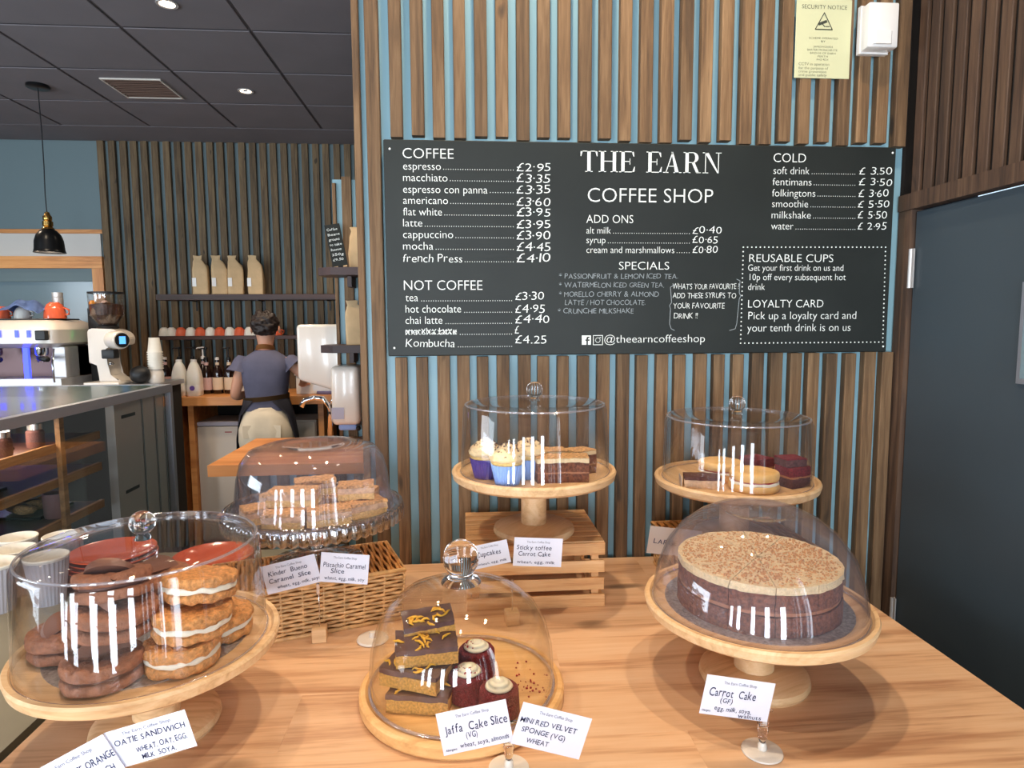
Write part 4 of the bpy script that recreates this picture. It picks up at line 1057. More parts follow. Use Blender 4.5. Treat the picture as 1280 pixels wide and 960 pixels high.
mini_velvet((.014, .945, jz), 'mini red velvet cake furthest back of the three in the glass bell', True, .042, 1)
mini_velvet((.0, .884, jz), 'mini red velvet cake nearest the orange slices in the glass bell', True, .038, 2)
mini_velvet((.043, .842, jz), 'mini red velvet cake at the front with a clean white swirl in the glass bell', False, .038, 3)
bm = BM(); rn = random.Random(5)
for i in range(34):
    x, y = .085+rn.gauss(0, .013), .905+rn.gauss(0, .03); s = rn.uniform(.0006, .0016)
    box(bm, -s, s, -s, s, 0, s, Matrix.Translation((x, y, jz)))
tag(obj('crumbs', bm, 'red_crumb'), 'loose red crumbs scattered on the board in the glass bell', 'crumbs', None, 'stuff')

# caramel slices on the glass stand
gz = GZ+.1015
CL = [('shortbread', 'shortbread', .012), ('caramel', 'caramel', .011), ('topping', 'nut_top', .006)]
cs = [((-.318, 1.125), 0, .1, .07, .045, 'caramel slice at the front centre of the glass stand, lower layer'),
      ((-.372, 1.16), 0, .5, .06, .045, 'caramel slice at the left edge of the glass stand'),
      ((-.310, 1.165), .029, -.02, .085, .045, 'caramel slice lying on top at the front of the glass stand'),
      ((-.245, 1.14), 0, .3, .075, .045, 'caramel slice right of centre, lower layer, on the glass stand'),
      ((-.188, 1.185), 0, .55, .07, .045, 'pale caramel slice at the right edge of the glass stand'),
      ((-.205, 1.20), .029, .15, .065, .042, 'pale caramel slice lying on top at the right of the glass stand'),
      ((-.285, 1.245), 0, .1, .08, .05, 'caramel slice at the back centre of the glass stand, lower layer'),
      ((-.29, 1.24), .029, .3, .075, .045, 'caramel slice on top at the back of the glass stand'),
      ((-.215, 1.27), 0, -.2, .075, .045, 'caramel slice at the back right of the glass stand'),
      ((-.355, 1.24), 0, -.6, .07, .045, 'caramel slice at the back left of the glass stand')]
for p, dz, rz, L2, D2, lab in cs:
    layered('caramel_slice', (p[0], p[1], gz+dz), rz, L2, D2, CL, lab, 'slice', (0, 0), .0022)

# cupcakes and carrot slices on the crate stand
uz = 1.052+.1285
def cupcake(loc, case, label, seed):
    t = thing('cupcake', label, 'cupcake', loc, seed)
    bm = BM(); n = 56; rows = [(0, .0205), (.042, .0285)]
    lo = [bm.verts.new(((.0205+(.0009 if k % 2 else -.0003))*math.cos(2*PI*k/n), (.0205+(.0009 if k % 2 else -.0003))*math.sin(2*PI*k/n), 0)) for k in range(n)]
    hi = [bm.verts.new(((.0285+(.0012 if k % 2 else -.0006))*math.cos(2*PI*k/n), (.0285+(.0012 if k % 2 else -.0006))*math.sin(2*PI*k/n), .04)) for k in range(n)]
    for k in range(n): bm.faces.new((lo[k], lo[(k+1) % n], hi[(k+1) % n], hi[k]))
    bm.faces.new(lo); bm.faces.new(hi); obj('paper_case', bm, case, t); t.scale = (1.05, 1.05, .97)
    obj('sponge', lathe([(0, .0402), (.0275, .0402), (.0295, .044), (.027, .048), (0, .05)], 32), 'shortbread', t, smooth='all')
    p = [(0, .046), (.028, .046), (.0325, .050), (.0325, .054), (.0285, .057), (.0285, .060), (.0255, .064), (.0205, .0655), (.020, .069), (.0145, .073), (.0105, .0735), (.0095, .0765), (.005, .079), (0, .080)]
    fb = lumpy(lathe(p, 48), .0022, 75, seed); lumpy(fb, .0011, 210, seed); obj('frosting', fb, 'frosting', t, smooth='all')
    rn = random.Random(seed); bm = BM()
    for i in range(110):
        a = rn.uniform(0, 6.28); q = rn.random()**.6; rr = .003+.025*q; z = .081-.024*q**1.4+rn.uniform(-.0005, .0015); s = rn.uniform(.0007, .0019)
        box(bm, -s, s, -s*.7, s*.7, -s*.6, s*.6, Matrix.Translation((rr*math.cos(a), rr*math.sin(a), z)) @ Matrix.Rotation(rn.random()*6, 4, (1, rn.random(), rn.random())))
    obj('sprinkles', bm, 'dark_cake', t)['kind'] = 'stuff'
    return t
cupcake((.040, 1.222, uz), 'case_purple', 'cupcake in a purple paper case at the left of the crate stand', 1)
cupcake((.078, 1.166, uz), 'case_blue', 'cupcake in a pale blue case at the front of the crate stand', 2)
cupcake((.122, 1.215, uz), 'case_blue', 'cupcake in a pale blue case behind the front one on the crate stand', 3)
SL = [('lower_sponge', 'carrot_sponge', .018), ('filling', 'carrot_fill', .003), ('upper_sponge', 'carrot_sponge', .018), ('icing', 'frosting', .008), ('crumb_top', 'nut_top', .002)]
layered('carrot_cake_piece', (.158, 1.185, uz), .05, .05, .045, SL, 'left front piece of nut-topped carrot cake beside the cupcakes', 'cake slice')
layered('carrot_cake_piece', (.208, 1.185, uz), -.1, .05, .045, SL, 'right front piece of nut-topped carrot cake beside the cupcakes', 'cake slice')
layered('carrot_cake_piece', (.228, 1.245, uz), .5, .05, .045, SL, 'piece of nut-topped carrot cake at the right back of the crate stand', 'cake slice')
layered('carrot_cake_piece', (.175, 1.25, uz), .1, .05, .045, SL, 'piece of nut-topped carrot cake behind the two front pieces on the crate stand', 'cake slice')

# sponge sandwiches etc. on the back right stand
rz_ = 1.022+.1285
t, z = layered('brownie_slice', (.472, 1.225, rz_), -.25, .07, .045, [('base', 'caramel', .018), ('chocolate_top', 'dark_cake', .006)], 'nutty chocolate slice at the left of the back right stand')
bm = BM(); box(bm, -.0005, .0005, -.02, .02, 0, .022); tag(obj('paper_liner', bm, 'paper_warm', None, loc=(.432, 1.235, rz_), rot=(0, 0, -.2)), 'small upright paper liner at the left of the back right stand', 'paper')
def victoria(loc, label, r, seed):
    t = thing('sponge_sandwich', label, 'cake', loc, seed)
    obj('lower_sponge', lumpy(puck(r, .016), .0012, 60, seed), 'victoria', t, smooth='all')
    obj('cream', lumpy(puck(r*.97, .006), .002, 80, seed), 'cream', t, smooth='all', loc=(0, 0, .0145))
    obj('jam', puck(r*.93, .003), 'jam', t, smooth='all', loc=(0, 0, .0195))
    obj('upper_sponge', lumpy(puck(r*.98, .017), .0012, 60, seed+3), 'victoria', t, smooth='all', loc=(0, 0, .0215))
victoria((.566, 1.195, rz_), 'golden sponge sandwich at the front of the back right stand', .048, 1)
victoria((.536, 1.288, rz_), 'golden sponge sandwich behind the front one on the back right stand', .046, 2)
RL = [('lower_layer', 'dark_cake', .02), ('cream_layer', 'carrot_fill', .004), ('upper_layer', 'red_sponge', .018)]
layered('red_cake_piece', (.655, 1.215, rz_), .35, .05, .045, RL, 'lower dark red cake piece at the right of the back right stand', 'cake slice')
layered('red_cake_piece', (.652, 1.22, rz_+.0412), .1, .046, .042, [('layer', 'dark_cake', .014), ('crumb_top', 'red_sponge', .003)], 'upper dark red cake piece at the right of the back right stand', 'cake slice')
layered('red_cake_piece', (.62, 1.30, rz_), .35, .05, .05, RL, 'dark red cake piece at the back of the back right stand', 'cake slice')

# ================================================================== THINGS ON THE SIDE COUNTER
SZ = FLOOR+1.02
def paper_cup(loc, label):
    t = thing('paper_cup', label, 'cup', loc, 0)
    bm = BM(); n = 60
    def ring(r, z, a=0): return [bm.verts.new(((r+(a if k % 2 else 0))*math.cos(2*PI*k/n), (r+(a if k % 2 else 0))*math.sin(2*PI*k/n), z)) for k in range(n)]
    q = [ring(.03, 0, .001), ring(.0415, .1, .0015)]
    for k in range(n): bm.faces.new((q[0][k], q[0][(k+1) % n], q[1][(k+1) % n], q[1][k]))
    bm.faces.new(q[0]); obj('ripple_sleeve', bm, 'cup_ripple', t)
    obj('cup', lathe([(0, .01), (.029, .01), (.041, .105), (.0425, .108), (.044, .107), (.044, .104), (.0424, .103), (.0422, .1002)], 48), 'cup_paper', t, smooth=60)
    return t
cupspots = [((-1.09, 1.60), 'white paper cup at the back left of the group beside the left dome'), ((-.985, 1.605), 'white paper cup at the back right of the group beside the left dome'),
            ((-1.04, 1.515), 'white paper cup in the middle of the group beside the left dome'), ((-1.02, 1.425), 'white paper cup at the front left of the group beside the left dome'), ((-.935, 1.46), 'white paper cup seen through the back left of the left dome')]
for (p, lab) in cupspots: paper_cup((p[0], p[1], SZ), lab)
def plate_stack(cx, cy, r, n, where):
    z = SZ+(.03 if cx < -.8 else 0)
    if cx < -.8:
        t = thing('serving_board', 'dark round board under the left stack of red saucers', 'board', (cx, cy, SZ)); obj('board', lathe([(0, 0), (.1, 0), (.1, .0295), (0, .0295)], 40), 'dark_shelf', t, smooth=40)
    for i in range(n):
        nm = '%s red saucer of the stack %s' % (['lowest', 'second lowest', 'second highest', 'topmost'][i], where)
        t = thing('saucer', nm, 'saucer', (cx+random.uniform(-.002, .002), cy, z))
        obj('dish', lathe([(0, 0), (r*.55, 0), (r*.6, .003), (r*.97, .0135), (r, .016), (r*.985, .0175), (r*.93, .0155), (r*.6, .0085), (0, .0075)], 56), 'terracotta', t, smooth=50)
        z += .0105
plate_stack(-.628, 1.60, .095, 4, 'seen through the right of the left dome')
plate_stack(-.85, 1.57, .095, 4, 'seen through the middle of the left dome')

# ================================================================== GLASS DISPLAY CASE
case = thing('display_case', 'stainless and glass refrigerated display counter at the left', 'display case', (-1.37, 3.11, FLOOR))
CX0, CY0 = -.85, -2.6     # local extents: x from CX0 to 0, y from CY0 to 0, top at 1.36
ht = 1.36
bm = BM(); box(bm, -.03, 0, CY0, 0, ht-.035, ht); obj('top_rail', bm, 'steel_flat', case)
bm = BM(); box(bm, CX0, -.03, -.03, 0, ht-.035, ht); obj('end_rail', bm, 'steel_flat', case)
bm = BM(); box(bm, CX0, -.0305, CY0, -.0305, ht-.008, ht-.001); obj('top_pane', bm, 'case_top_reflection' if 'case_top_reflection' in MAT else mat('case_top_reflection', (58, 82, 82), .22, coat=.15), case)  # opaque teal paint stands in for the reflection on the glass top
bm = BM(); box(bm, -.025, 0, -.025, 0, .1, ht-.0355); obj('corner_post', bm, 'steel_flat', case)
bm = BM(); box(bm, -.009, -.004, CY0, -.026, .3, ht-.036); obj('front_pane', bm, 'case_glass', case)
for y0_, y1_, nm in ((-.49, -.28, 'slotted_upright'), (-.268, -.165, 'end_panel'), (-.15, -.08, 'end_panel')):
    bm = BM(); box(bm, -.045, -.012, y0_, y1_, .2, ht-.036); obj(nm, bm, mat('brushed_panel', (178, 172, 166), .4, .15) if 'brushed_panel' not in MAT else 'brushed_panel', case)
for z in (1.26, .95):
    obj('slot', rbox(-.0118, -.0108, -.44, -.33, z, z+.014, .0004, 1), 'black', case)
for y_ in (-.275, -.158, -.076):
    bm = BM(); box(bm, -.03, -.0095, y_, y_+.007, .2, ht-.04); obj('glazing_bar', bm, 'chrome', case)
bm = BM(); box(bm, CX0, 0, CY0, 0, 0, .3); obj('plinth', bm, 'black', case)
bm = BM(); box(bm, CX0, CX0+.02, CY0, 0, .3, ht-.036); obj('back_panel', bm, mat('case_back', (92, 70, 58), .5), case)
for yy_ in (-1.2, -2.0):  # fill lights added to brighten the inside of the case
    l = bpy.data.lights.new('case_fill_light', 'AREA'); l.shape = 'RECTANGLE'; l.size = .05; l.size_y = .7; l.energy = 7; l.color = (1, .8, .64)
    o = bpy.data.objects.new('case_fill_light', l); C.objects.link(o); o.parent = case; o.location = (-.16, yy_, ht-.045)
for i, z in enumerate((1.205, 1.08, .93, .66)):
    bm = BM(); box(bm, -.5, -.08, CY0, -.5, z, z+.012); obj('shelf', bm, 'dark_shelf', case)
    bm = BM(); box(bm, -.08, -.065, CY0, -.5, z-.012, z+.018); obj('shelf_edge', bm, 'case_wood', case)
bm = BM(); box(bm, -.062, -.045, -.78, -.755, .3, ht-.04); obj('shelf_upright', bm, 'case_wood', case)
mat('tray_brown', (96, 62, 40), .5, noise_amt=.3, nscale=30); mat('jar_lid', (210, 214, 220), .2, .8)
foods = ['brown tray of pastries %s' % s for s in ('on the top shelf inside the display case', 'on the second shelf inside the display case', 'at the far end of the third shelf inside the display case', 'at the near end of the third shelf inside the display case')]
for i, (x, y, z) in enumerate(((-.25, -1.0, 1.2175), (-.25, -1.05, 1.0925), (-.25, -.65, .9425), (-.25, -1.1, .9425))):
    t = thing('pastry_tray', foods[i], 'tray', (-1.37+x, 3.11+y, FLOOR+z)); L2 = .3 if i != 2 else .2
    obj('tray', rbox(-.1, .1, -L2/2, L2/2, 0, .012, .003, 1), 'black_metal', t)
    for k in range(5):
        obj('pastry', lumpy(sphere(.03, (0, 0, 0), 12, 8, (1.3, .8, .6)), .005, 30, i*7+k), 'tray_brown' if k % 2 else 'nut_top', t, smooth='all', loc=(.02*(-1)**k, -L2/2+.04+k*(L2-.08)/4, .029))
for i, (y, s) in enumerate(((-1.15, 'nearest'), (-1.06, 'middle'), (-.9, 'furthest'))):
    t = thing('glass_jar', 'small jar with silver lid, %s of three on the upper shelf of the display case' % s, 'jar', (-1.485, 3.11+y+.1, FLOOR+1.2175))
    obj('jar', lathe([(0, 0), (.025, 0), (.027, .01), (.027, .055), (.02, .062), (0, .062)], 24), 'dark_cake', t, smooth=40)
    obj('lid', lathe([(0, .0622), (.022, .0622), (.022, .082), (0, .083)], 24), 'jar_lid', t, smooth=40)
t = thing('mug', 'dusty pink mug with handle on the third shelf of the display case', 'mug', (-1.49, 2.40, FLOOR+.9425))
mat('mug_pink', (150, 110, 110), .3)
obj('body', lathe([(0, 0), (.035, 0), (.038, .01), (.04, .09), (.036, .09), (.034, .01), (0, .006)], 32), 'mug_pink', t, smooth=40)
obj('handle', tube([(0, .039, .07), (0, .058, .072), (0, .068, .055), (0, .06, .03), (0, .0385, .025)], .005, 8), 'mug_pink', t, smooth='all')

# ================================================================== BACK COUNTER
BC = .953
bc = thing('back_counter', 'orange-brown wooden worktop along the back wall', 'counter', (-2.5, 5.05, FLOOR))
h = BC-FLOOR
bm = BM(); box(bm, -1.8, 1.95, -.3, .26, h-.062, h); obj('worktop', bm, 'counter_wood', bc)
for x in (.39, .49, 1.42): 
    bm = BM(); box(bm, x, x+.04, -.26, .24, 0, h-.0622); obj('side_panel', bm, 'counter_wood', bc)
bm = BM(); box(bm, .43, 1.95, .2, .24, 0, h-.0625); obj('back_board', bm, 'dark_void', bc)
def fridge(x0, x1, y0, label):
    t = thing('undercounter_fridge', label, 'fridge', ((x0+x1)/2, y0+.02, FLOOR)); w = (x1-x0)/2
    obj('cabinet', rbox(-w, w, .03, .36, 0, .92, .004, 1), 'fridge', t)
    obj('door', rbox(-w, w, 0, .028, .03, .885, .006, 2), 'fridge', t, smooth=40)
    obj('handle_strip', rbox(-w, w, .002, .028, .89, .92, .003, 1), 'grey_label', t)
    bm = BM(); box(bm, -.02, .03, -.001, 0, .84, .848); obj('badge', bm, 'jam', t)
fridge(-1.965, -1.53, 4.80, 'white under-counter fridge left of the person')
t = thing('cabinet_unit', 'beige drawer unit under the counter right of the person', 'drawer', (-1.27, 4.83, FLOOR))
obj('cabinet', rbox(-.16, .16, .02, .36, 0, .92, .004, 1), 'off_white', t); obj('drawer_front', rbox(-.155, .155, 0, .018, .45, .91, .004, 1), 'off_white', t)
for i in range(3):
    bm = puck(.06, .03, 16); lumpy(bm, .01, 20, i); tag(obj('folded_cloth', bm, ['milk_label_green', 'off_white', 'grey_label'][i], None, smooth='all', loc=(-1.9+i*.14, 4.97, FLOOR+.7165)), 'crumpled %s cloth on the shelf under the worktop' % ['green', 'cream', 'grey'][i], 'cloth')
# wall shelves
def shelf(x0, x1, z, d, label, th=.045):
    t = thing('wall_shelf', label, 'shelf', ((x0+x1)/2, 5.318, z)); w = (x1-x0)/2
    obj('board', rbox(-w, w, -d, 0, -th, 0, .002, 1), 'dark_shelf', t)
    for s in (-.7, 0, .7):
        bm = BM(); box(bm, s*w-.006, s*w+.006, -d+.03, -.001, -th-.006, -th); box(bm, s*w-.006, s*w+.006, -.007, -.001, -th-.08, -th-.006); obj('bracket', bm, 'black', t)
    return t
shelf(-2.34, -.85, 1.708, .2, 'upper dark wall shelf carrying the paper bags')
shelf(-2.38, -.85, 1.388, .17, 'lower dark wall shelf carrying the row of cups', .03)
def kraft_bag(loc, rz, label, w=.065, h=.3, lab=True):
    t = thing('paper_bag', label, 'paper bag', loc, rz)
    d = w*.6
    bm = loft([(0, 0, 0, w, d, .25), (0, 0, h*.06, w*1.02, d*1.03, .25), (0, 0, h*.35, w, d, .3), (0, 0, h*.62, w*.98, d*.9, .35), (-w*.04, 0, h*.74, w*.9, d*.7, .35), (-w*.2, 0, h*.84, w*.66, d*.36, .35), (-w*.34, .0, h*.9, w*.46, d*.16, .35), (-w*.36, 0, h, w*.56, d*.06, .35)], 28)
    lumpy(bm, .007, 22, loc[0]*9, False); lumpy(bm, .003, 60, 2)
    for v_ in bm.verts:
        if v_.co.z < .012: v_.co.z = max(0, v_.co.z*.3)
    obj('bag', bm, 'kraft', t, smooth=25)
    if lab:
        bm = BM(); box(bm, -w*.95, -w*.45, -d*1.16-.001, -d*1.16, h*.2, h*.42); obj('sticker', bm, 'white_plastic', t)
    return t
for i, (x, s) in enumerate(((-2.028, 'leftmost'), (-1.89, 'second from left'), (-1.768, 'third from left'), (-1.614, 'rightmost'))):
    kraft_bag((x, 5.2, 1.7085), [.1, .35, .3, .05][i], 'brown paper coffee bag, %s of four on the upper wall shelf' % s, .058, .3)
def cup_up(x, m, label):
    t = thing('coffee_cup', label, 'cup', (x, 5.225, 1.3885), 0, 'cups on the lower wall shelf')
    obj('cup', lathe([(0, .066), (.018, .066), (.019, .062), (.027, .058), (.036, .04), (.04, .012), (.041, 0), (.038, 0), (.037, .012), (.033, .038), (.0, .055)], 28), m, t, smooth=50)
    obj('handle', tube([(.038, 0, .015), (.055, 0, .018), (.056, 0, .035), (.034, 0, .045)], .004, 6), m, t, smooth='all')
order = 'WWRWRWRWRWW'
xs = [-2.339, -2.283, -2.212, -2.138, -2.066, -1.988, -1.917, -1.839, -1.766, -1.69, -1.62]
ordn = ['first', 'second', 'third', 'fourth', 'fifth', 'sixth', 'seventh', 'eighth', 'ninth', 'tenth', 'eleventh']
for i, (x, c_) in enumerate(zip(xs, order)):
    cup_up(x+.0, 'crockery' if c_ == 'W' else 'terracotta', 'upturned %s cup, %s from the left on the lower wall shelf' % ('white' if c_ == 'W' else 'red', ordn[i]))
cup_up(-1.478, 'terracotta', "upturned red cup just right of the person's head on the lower wall shelf")
t = thing('bowl', 'white bowl on the lower wall shelf right of the person', 'bowl', (-1.25, 5.225, 1.3885)); obj('bowl', lathe([(0, 0), (.025, 0), (.028, .005), (.045, .03), (.052, .06), (.049, .06), (.042, .032), (0, .01)], 32), 'crockery', t, smooth=50)
for i, (x, m, lab, w_) in enumerate(((-1.155, 'orange_plastic', 'tub with yellow lid on the lower wall shelf', .035), (-1.04, 'jam', 'white tub with red stripe on the lower wall shelf', .03), (-.93, 'kraft', 'brown box at the right end of the lower wall shelf', .035))):
    t = thing('storage_tub', lab, 'tub', (x, 5.225, 1.3885)); obj('tub', rbox(-w_, w_, -.03, .03, 0, .07, .006, 2), 'kraft' if i == 2 else 'crockery', t, smooth=40); obj('lid', rbox(-w_*1.03, w_*1.03, -.031, .031, .0705, .083, .003, 1), m, t)
# milk bottles
def milk(loc, lm, label):
    t = thing('milk_bottle', label, 'bottle', loc)
    obj('body', loft([(0, 0, 0, .046, .044, .5), (0, 0, .01, .051, .048, .5), (0, 0, .13, .051, .048, .5), (0, 0, .18, .045, .042, .6), (0, 0, .22, .035, .033, .8), (0, 0, .243, .025, .025, 1), (0, 0, .25, .02, .02, 1)], 24), 'milk_plastic', t, smooth=50)
    obj('cap', lathe([(0, .2505), (.021, .2505), (.021, .268), (0, .268)], 20), 'white_plastic', t, smooth=40)
    obj('label', loft([(0, 0, .035, .0517, .0487, .5), (0, 0, .085, .0517, .0487, .5)], 24, None, False), 'white_plastic', t)
    bm = lathe([(0, 0), (.018, 0), (.018, .001), (0, .001)], 20); obj('emblem', bm, lm, t, loc=(0, -.0495, .06), rot=(R(90), 0, 0))
milk((-2.085, 4.86, BC), 'milk_label_green', 'plastic milk bottle with green label on the back counter')
milk((-1.9797, 4.86, BC), 'milk_label_purple', 'plastic milk bottle with purple label on the back counter')
def syrup(x, y, pump, lm, label):
    t = thing('syrup_bottle', label, 'bottle', (x, y, BC))
    obj('bottle', lathe([(0, 0), (.036, 0), (.038, .004), (.038, .16), (.034, .18), (.016, .21), (.0135, .22), (.0135, .255), (0, .255)], 28), 'syrup', t, smooth=40)
    obj('label', lathe([(.0385, .03), (.0385, .125)], 28), lm, t, smooth=40)
    obj('collar', lathe([(.0145, .212), (.0145, .238)], 20), lm, t, smooth=40)
    if pump:
        m = 'white_plastic' if pump == 'w' else 'black'
        obj('pump', lathe([(0, .2555), (.016, .2555), (.016, .275), (.006, .278), (.005, .335), (.012, .338), (.012, .35), (0, .352)], 16), m, t, smooth=40)
        obj('spout', tube([(0, 0, .343), (-.035, -.01, .343), (-.042, -.012, .335)], .005, 8), m, t, smooth='all')
    else: obj('cap', lathe([(0, .2555), (.015, .2555), (.015, .275), (0, .275)], 16), 'white_plastic', t, smooth=40)
    return t
sy = [(-2.30, 5.12, 0, 'syrup_label_pink', 'small pale-capped syrup bottle at the left end of the row behind the milk'), (-2.20, 5.14, 'b', 'syrup_label', 'dark syrup bottle with black pump behind the green-label milk bottle'), (-2.11, 5.16, 'b', 'syrup_label_pink', 'dark syrup bottle with black pump between the two milk bottles'),
      (-2.03, 5.16, 'w', 'syrup_label_pink', 'dark syrup bottle with white pump behind the purple-label milk bottle'), (-1.945, 5.0, 'b', 'syrup_label_pink', 'dark syrup bottle with black pump and pink label right of the milk bottles'), (-1.865, 5.0, 0, 'syrup_label', 'dark syrup bottle with small cap between two pump bottles'),
      (-1.78, 5.0, 'b', 'syrup_label', "dark syrup bottle with black pump nearest the person's left side")]
for a in sy: syrup(*a)
t = thing('glass_tumbler', "tall pale tumbler on the counter at the person's left hand", 'glass', (-1.64, 4.86, BC)); obj('tumbler', lathe([(0, 0), (.03, 0), (.034, .09), (.031, .09), (.028, .006), (0, .006)], 24), 'off_white', t, smooth=40)
t = thing('storage_box', 'beige box on the counter right of the person', 'box', (-1.16, 4.95, BC)); obj('box', rbox(-.09, .09, -.09, .09, 0, .14, .004, 1), 'off_white', t); obj('lid', rbox(-.1, .1, -.1, .1, .1402, .185, .006, 2), 'cup_paper', t, smooth=40)
bm = lumpy(loft([(0, 0, 0, .08, .06), (0, 0, .03, .07, .05), (0, 0, .07, .035, .03), (0, 0, .09, .012, .01)], 20), .012, 18, 3); tag(obj('cleaning_cloth', bm, 'purple_cloth', None, smooth='all', loc=(-1.03, 4.88, BC+.001)), 'crumpled purple-blue cloth on the back counter by the white dispenser', 'cloth')

# ================================================================== SECOND WORKTOP, SHELF UNIT, DISPENSERS, TAP
c2o = thing('side_worktop', 'wooden worktop end with dark leg in front of the fridges', 'counter', (-.6, 2.9, FLOOR))
h = T-FLOOR
bm = BM(); box(bm, -.42, .8, -.32, .285, h-.045, h); obj('worktop', bm, 'counter_wood', c2o)
bm = BM(); box(bm, -.32, .75, -.262, .28, 0, h-.0455); obj('carcass', bm, 'blue_paint', c2o)
s5 = slat_mesh(.046, .02, h-.05)
for k in range(13):
    o = slat(s5, (-.318+k*.077, -.263, .002), c2o, 'slat_wood_dark')
def mini_shelf(z, label):
    t = thing('small_shelf', label, 'shelf', (-.5, 3.199, z))
    obj('board', prism([(-.165, -.02), (-.165, -.15), (-.1, -.2), (.3, -.2), (.3, 0), (-.12, 0)], -.035, 0), 'dark_shelf', t)
    bm = BM(); box(bm, -.04, -.02, -.12, 0, -.085, -.036); obj('bracket', bm, 'dark_shelf', t)
mini_shelf(1.735, 'upper small dark shelf behind the end of the menu wall')
mini_shelf(1.378, 'lower small dark shelf behind the end of the menu wall')
kraft_bag((-.505, 3.1, 1.3785), .2, 'brown paper coffee bag on the lower small shelf behind the menu wall end', .05, .21, False)
kraft_bag((-.49, 3.14, 1.7355), -.2, 'brown paper coffee bag on the upper small shelf behind the chalk sign', .045, .2, False)
t = thing('chalk_sign', 'small leaning chalkboard sign with white writing on the upper small shelf', 'sign', (-.565, 3.07, 1.7355), 0, None, (R(-10), R(-10), R(10)))
obj('board', rbox(-.035, .035, -.004, .004, .006, .21, .001, 1), 'chalkboard', t)
me = letter_mesh('writing', [(s, -.028, .02+.006*(i % 2), .18-i*.024, .011, 'h') for i, s in enumerate(('Coffee', 'Beans', 'ground', 'to take', 'home', '250g', '£9.50'))], lambda x, z: (x, -.0046, z)); obj('writing', me, 'chalk', t)
bm = BM(); box(bm, -.03, -.012, -.012, .02, 0, .008); box(bm, .012, .03, -.012, .02, 0, .008); obj('foot', bm, 'beech', t)
t = thing('soap_dispenser', 'white wall dispenser with grey label at the end of the menu wall', 'dispenser', (-.56, 3.12, .97))
obj('housing', rbox(-.065, .065, -.08, .078, .03, .31, .022, 4), 'white_gloss', t, smooth=40)
obj('spout', rbox(-.04, .045, -.05, .07, -.0, .0298, .01, 2), 'case_blue', t, smooth=40)
bm = BM(); box(bm, -.062, -.005, -.0825, -.0805, .06, .115); obj('label', bm, 'grey_label', t)
obj('lock', sphere(.012, (0, 0, 0), 12, 8), 'black_metal', t, loc=(.056, -.06, .012))
t = thing('towel_dispenser', 'large white paper-towel dispenser beside the shelf partition', 'dispenser', (-.715, 3.36, 1.15))
bm = prism([(-.11, .05), (.11, -.02), (.11, .325), (-.11, .325)], -.12, .12, None, Matrix.Rotation(R(90), 4, 'X'))
bmesh.ops.bevel(bm, geom=list(bm.edges), offset=.02, segments=4, profile=.5, affect='EDGES'); obj('cover', bm, 'white_gloss', t, smooth=40)
bm = BM(); box(bm, -.05, .1, -.06, .06, -.012, .02); obj('paper_slot', bm, 'off_white', t)
t = thing('chrome_tap', 'curved chrome tap in front of the back counter', 'tap', (-.728, 3.07, T))
obj('spout', tube([(.09, 0, .0), (.09, 0, .14), (.085, 0, .175), (.06, 0, .205), (.02, -.01, .21), (-.02, -.02, .20), (-.035, -.025, .17)], [.013, .012, .012, .012, .012, .012, .013], 12), 'chrome', t, smooth='all')
obj('lever', tube([(.09, 0, .176), (.12, 0, .22)], .006, 8), 'chrome', t, smooth='all')

# ================================================================== COFFEE MACHINES (counter behind the glass case)
MZ = 1.09
mc = thing('barista_counter', 'raised grey counter carrying the espresso machine and grinder', 'counter', (-3.0, 4.55, FLOOR))
bm = BM(); box(bm, -1.2, .98, -.32, .17, 0, MZ-FLOOR-.03); obj('body', bm, 'dark_void', mc)
bm = BM(); box(bm, -1.22, 1.0, -.34, .18, MZ-FLOOR-.03, MZ-FLOOR); obj('worktop', bm, 'steel_flat', mc)
em = thing('espresso_machine', 'white espresso machine with blue lit panels and chrome group heads', 'coffee machine', (-3.0, 4.45, MZ))
obj('body', loft([(-.02, 0, .245, .42, .19, .12), (0, -.03, .275, .465, .235, .12), (0, -.03, .36, .47, .235, .12), (-.01, -.01, .40, .45, .21, .12), (-.03, 0, .42, .42, .19, .12)], 40), 'white_gloss', em, smooth=40)
obj('cup_warmer', rbox(-.43, .38, -.17, .17, .4205, .43, .003, 1), 'black', em)
bm = BM(); box(bm, -.44, .44, .02, .18, .0, .25); obj('back_splash', bm, mat('splash', (84, 50, 50), .3, .3), em)
bm = BM(); box(bm, -.45, .45, -.2, .19, 0, .05); obj('drip_tray', bm, 'steel', em)
for x in (-.3, .02, .3):
    g = obj('group_head', lathe([(0, 0), (.034, 0), (.04, .012), (.04, .06), (0, .06)], 24), 'chrome', em, smooth=40, loc=(x, -.13, .195))
    obj('portafilter', tube([(0, -.03, -.008), (.04, -.09, -.014), (.12, -.14, -.018)], [.013, .015, .018], 10), 'black', g, smooth='all')
    obj('spout', tube([(-.02, -.01, -.04), (0, -.01, -.01), (.02, -.01, -.04)], .008, 8), 'chrome', g, smooth='all')
for x in (-.16, -.11, -.06, .06, .11, .16, .27, .34):
    bm = BM(); wd = .018 if x < .2 else .01; box(bm, -wd, wd, -.002, .0, -.022, .022); obj('lit_button', bm, 'blue_led', em, loc=(x-.02, -.2705, .335))
for x in (-.22, .41): obj('steam_knob', rbox(-.03, .03, -.04, 0, -.03, .03, .006, 2), 'black', em, loc=(x, -.2705, .325))
obj('leg_panel', rbox(.36, .44, -.12, .18, .05, .25, .004, 1), 'steel', em)
obj('steam_wand', tube([(.42, -.2, .24), (.43, -.24, .15), (.44, -.25, .03)], .006, 8), 'chrome', em, smooth='all')
bm = BM(); box(bm, .225, .255, -.19, -.17, .05, .25); obj('light_column', bm, 'blue_led', em)
ez = MZ+.4305
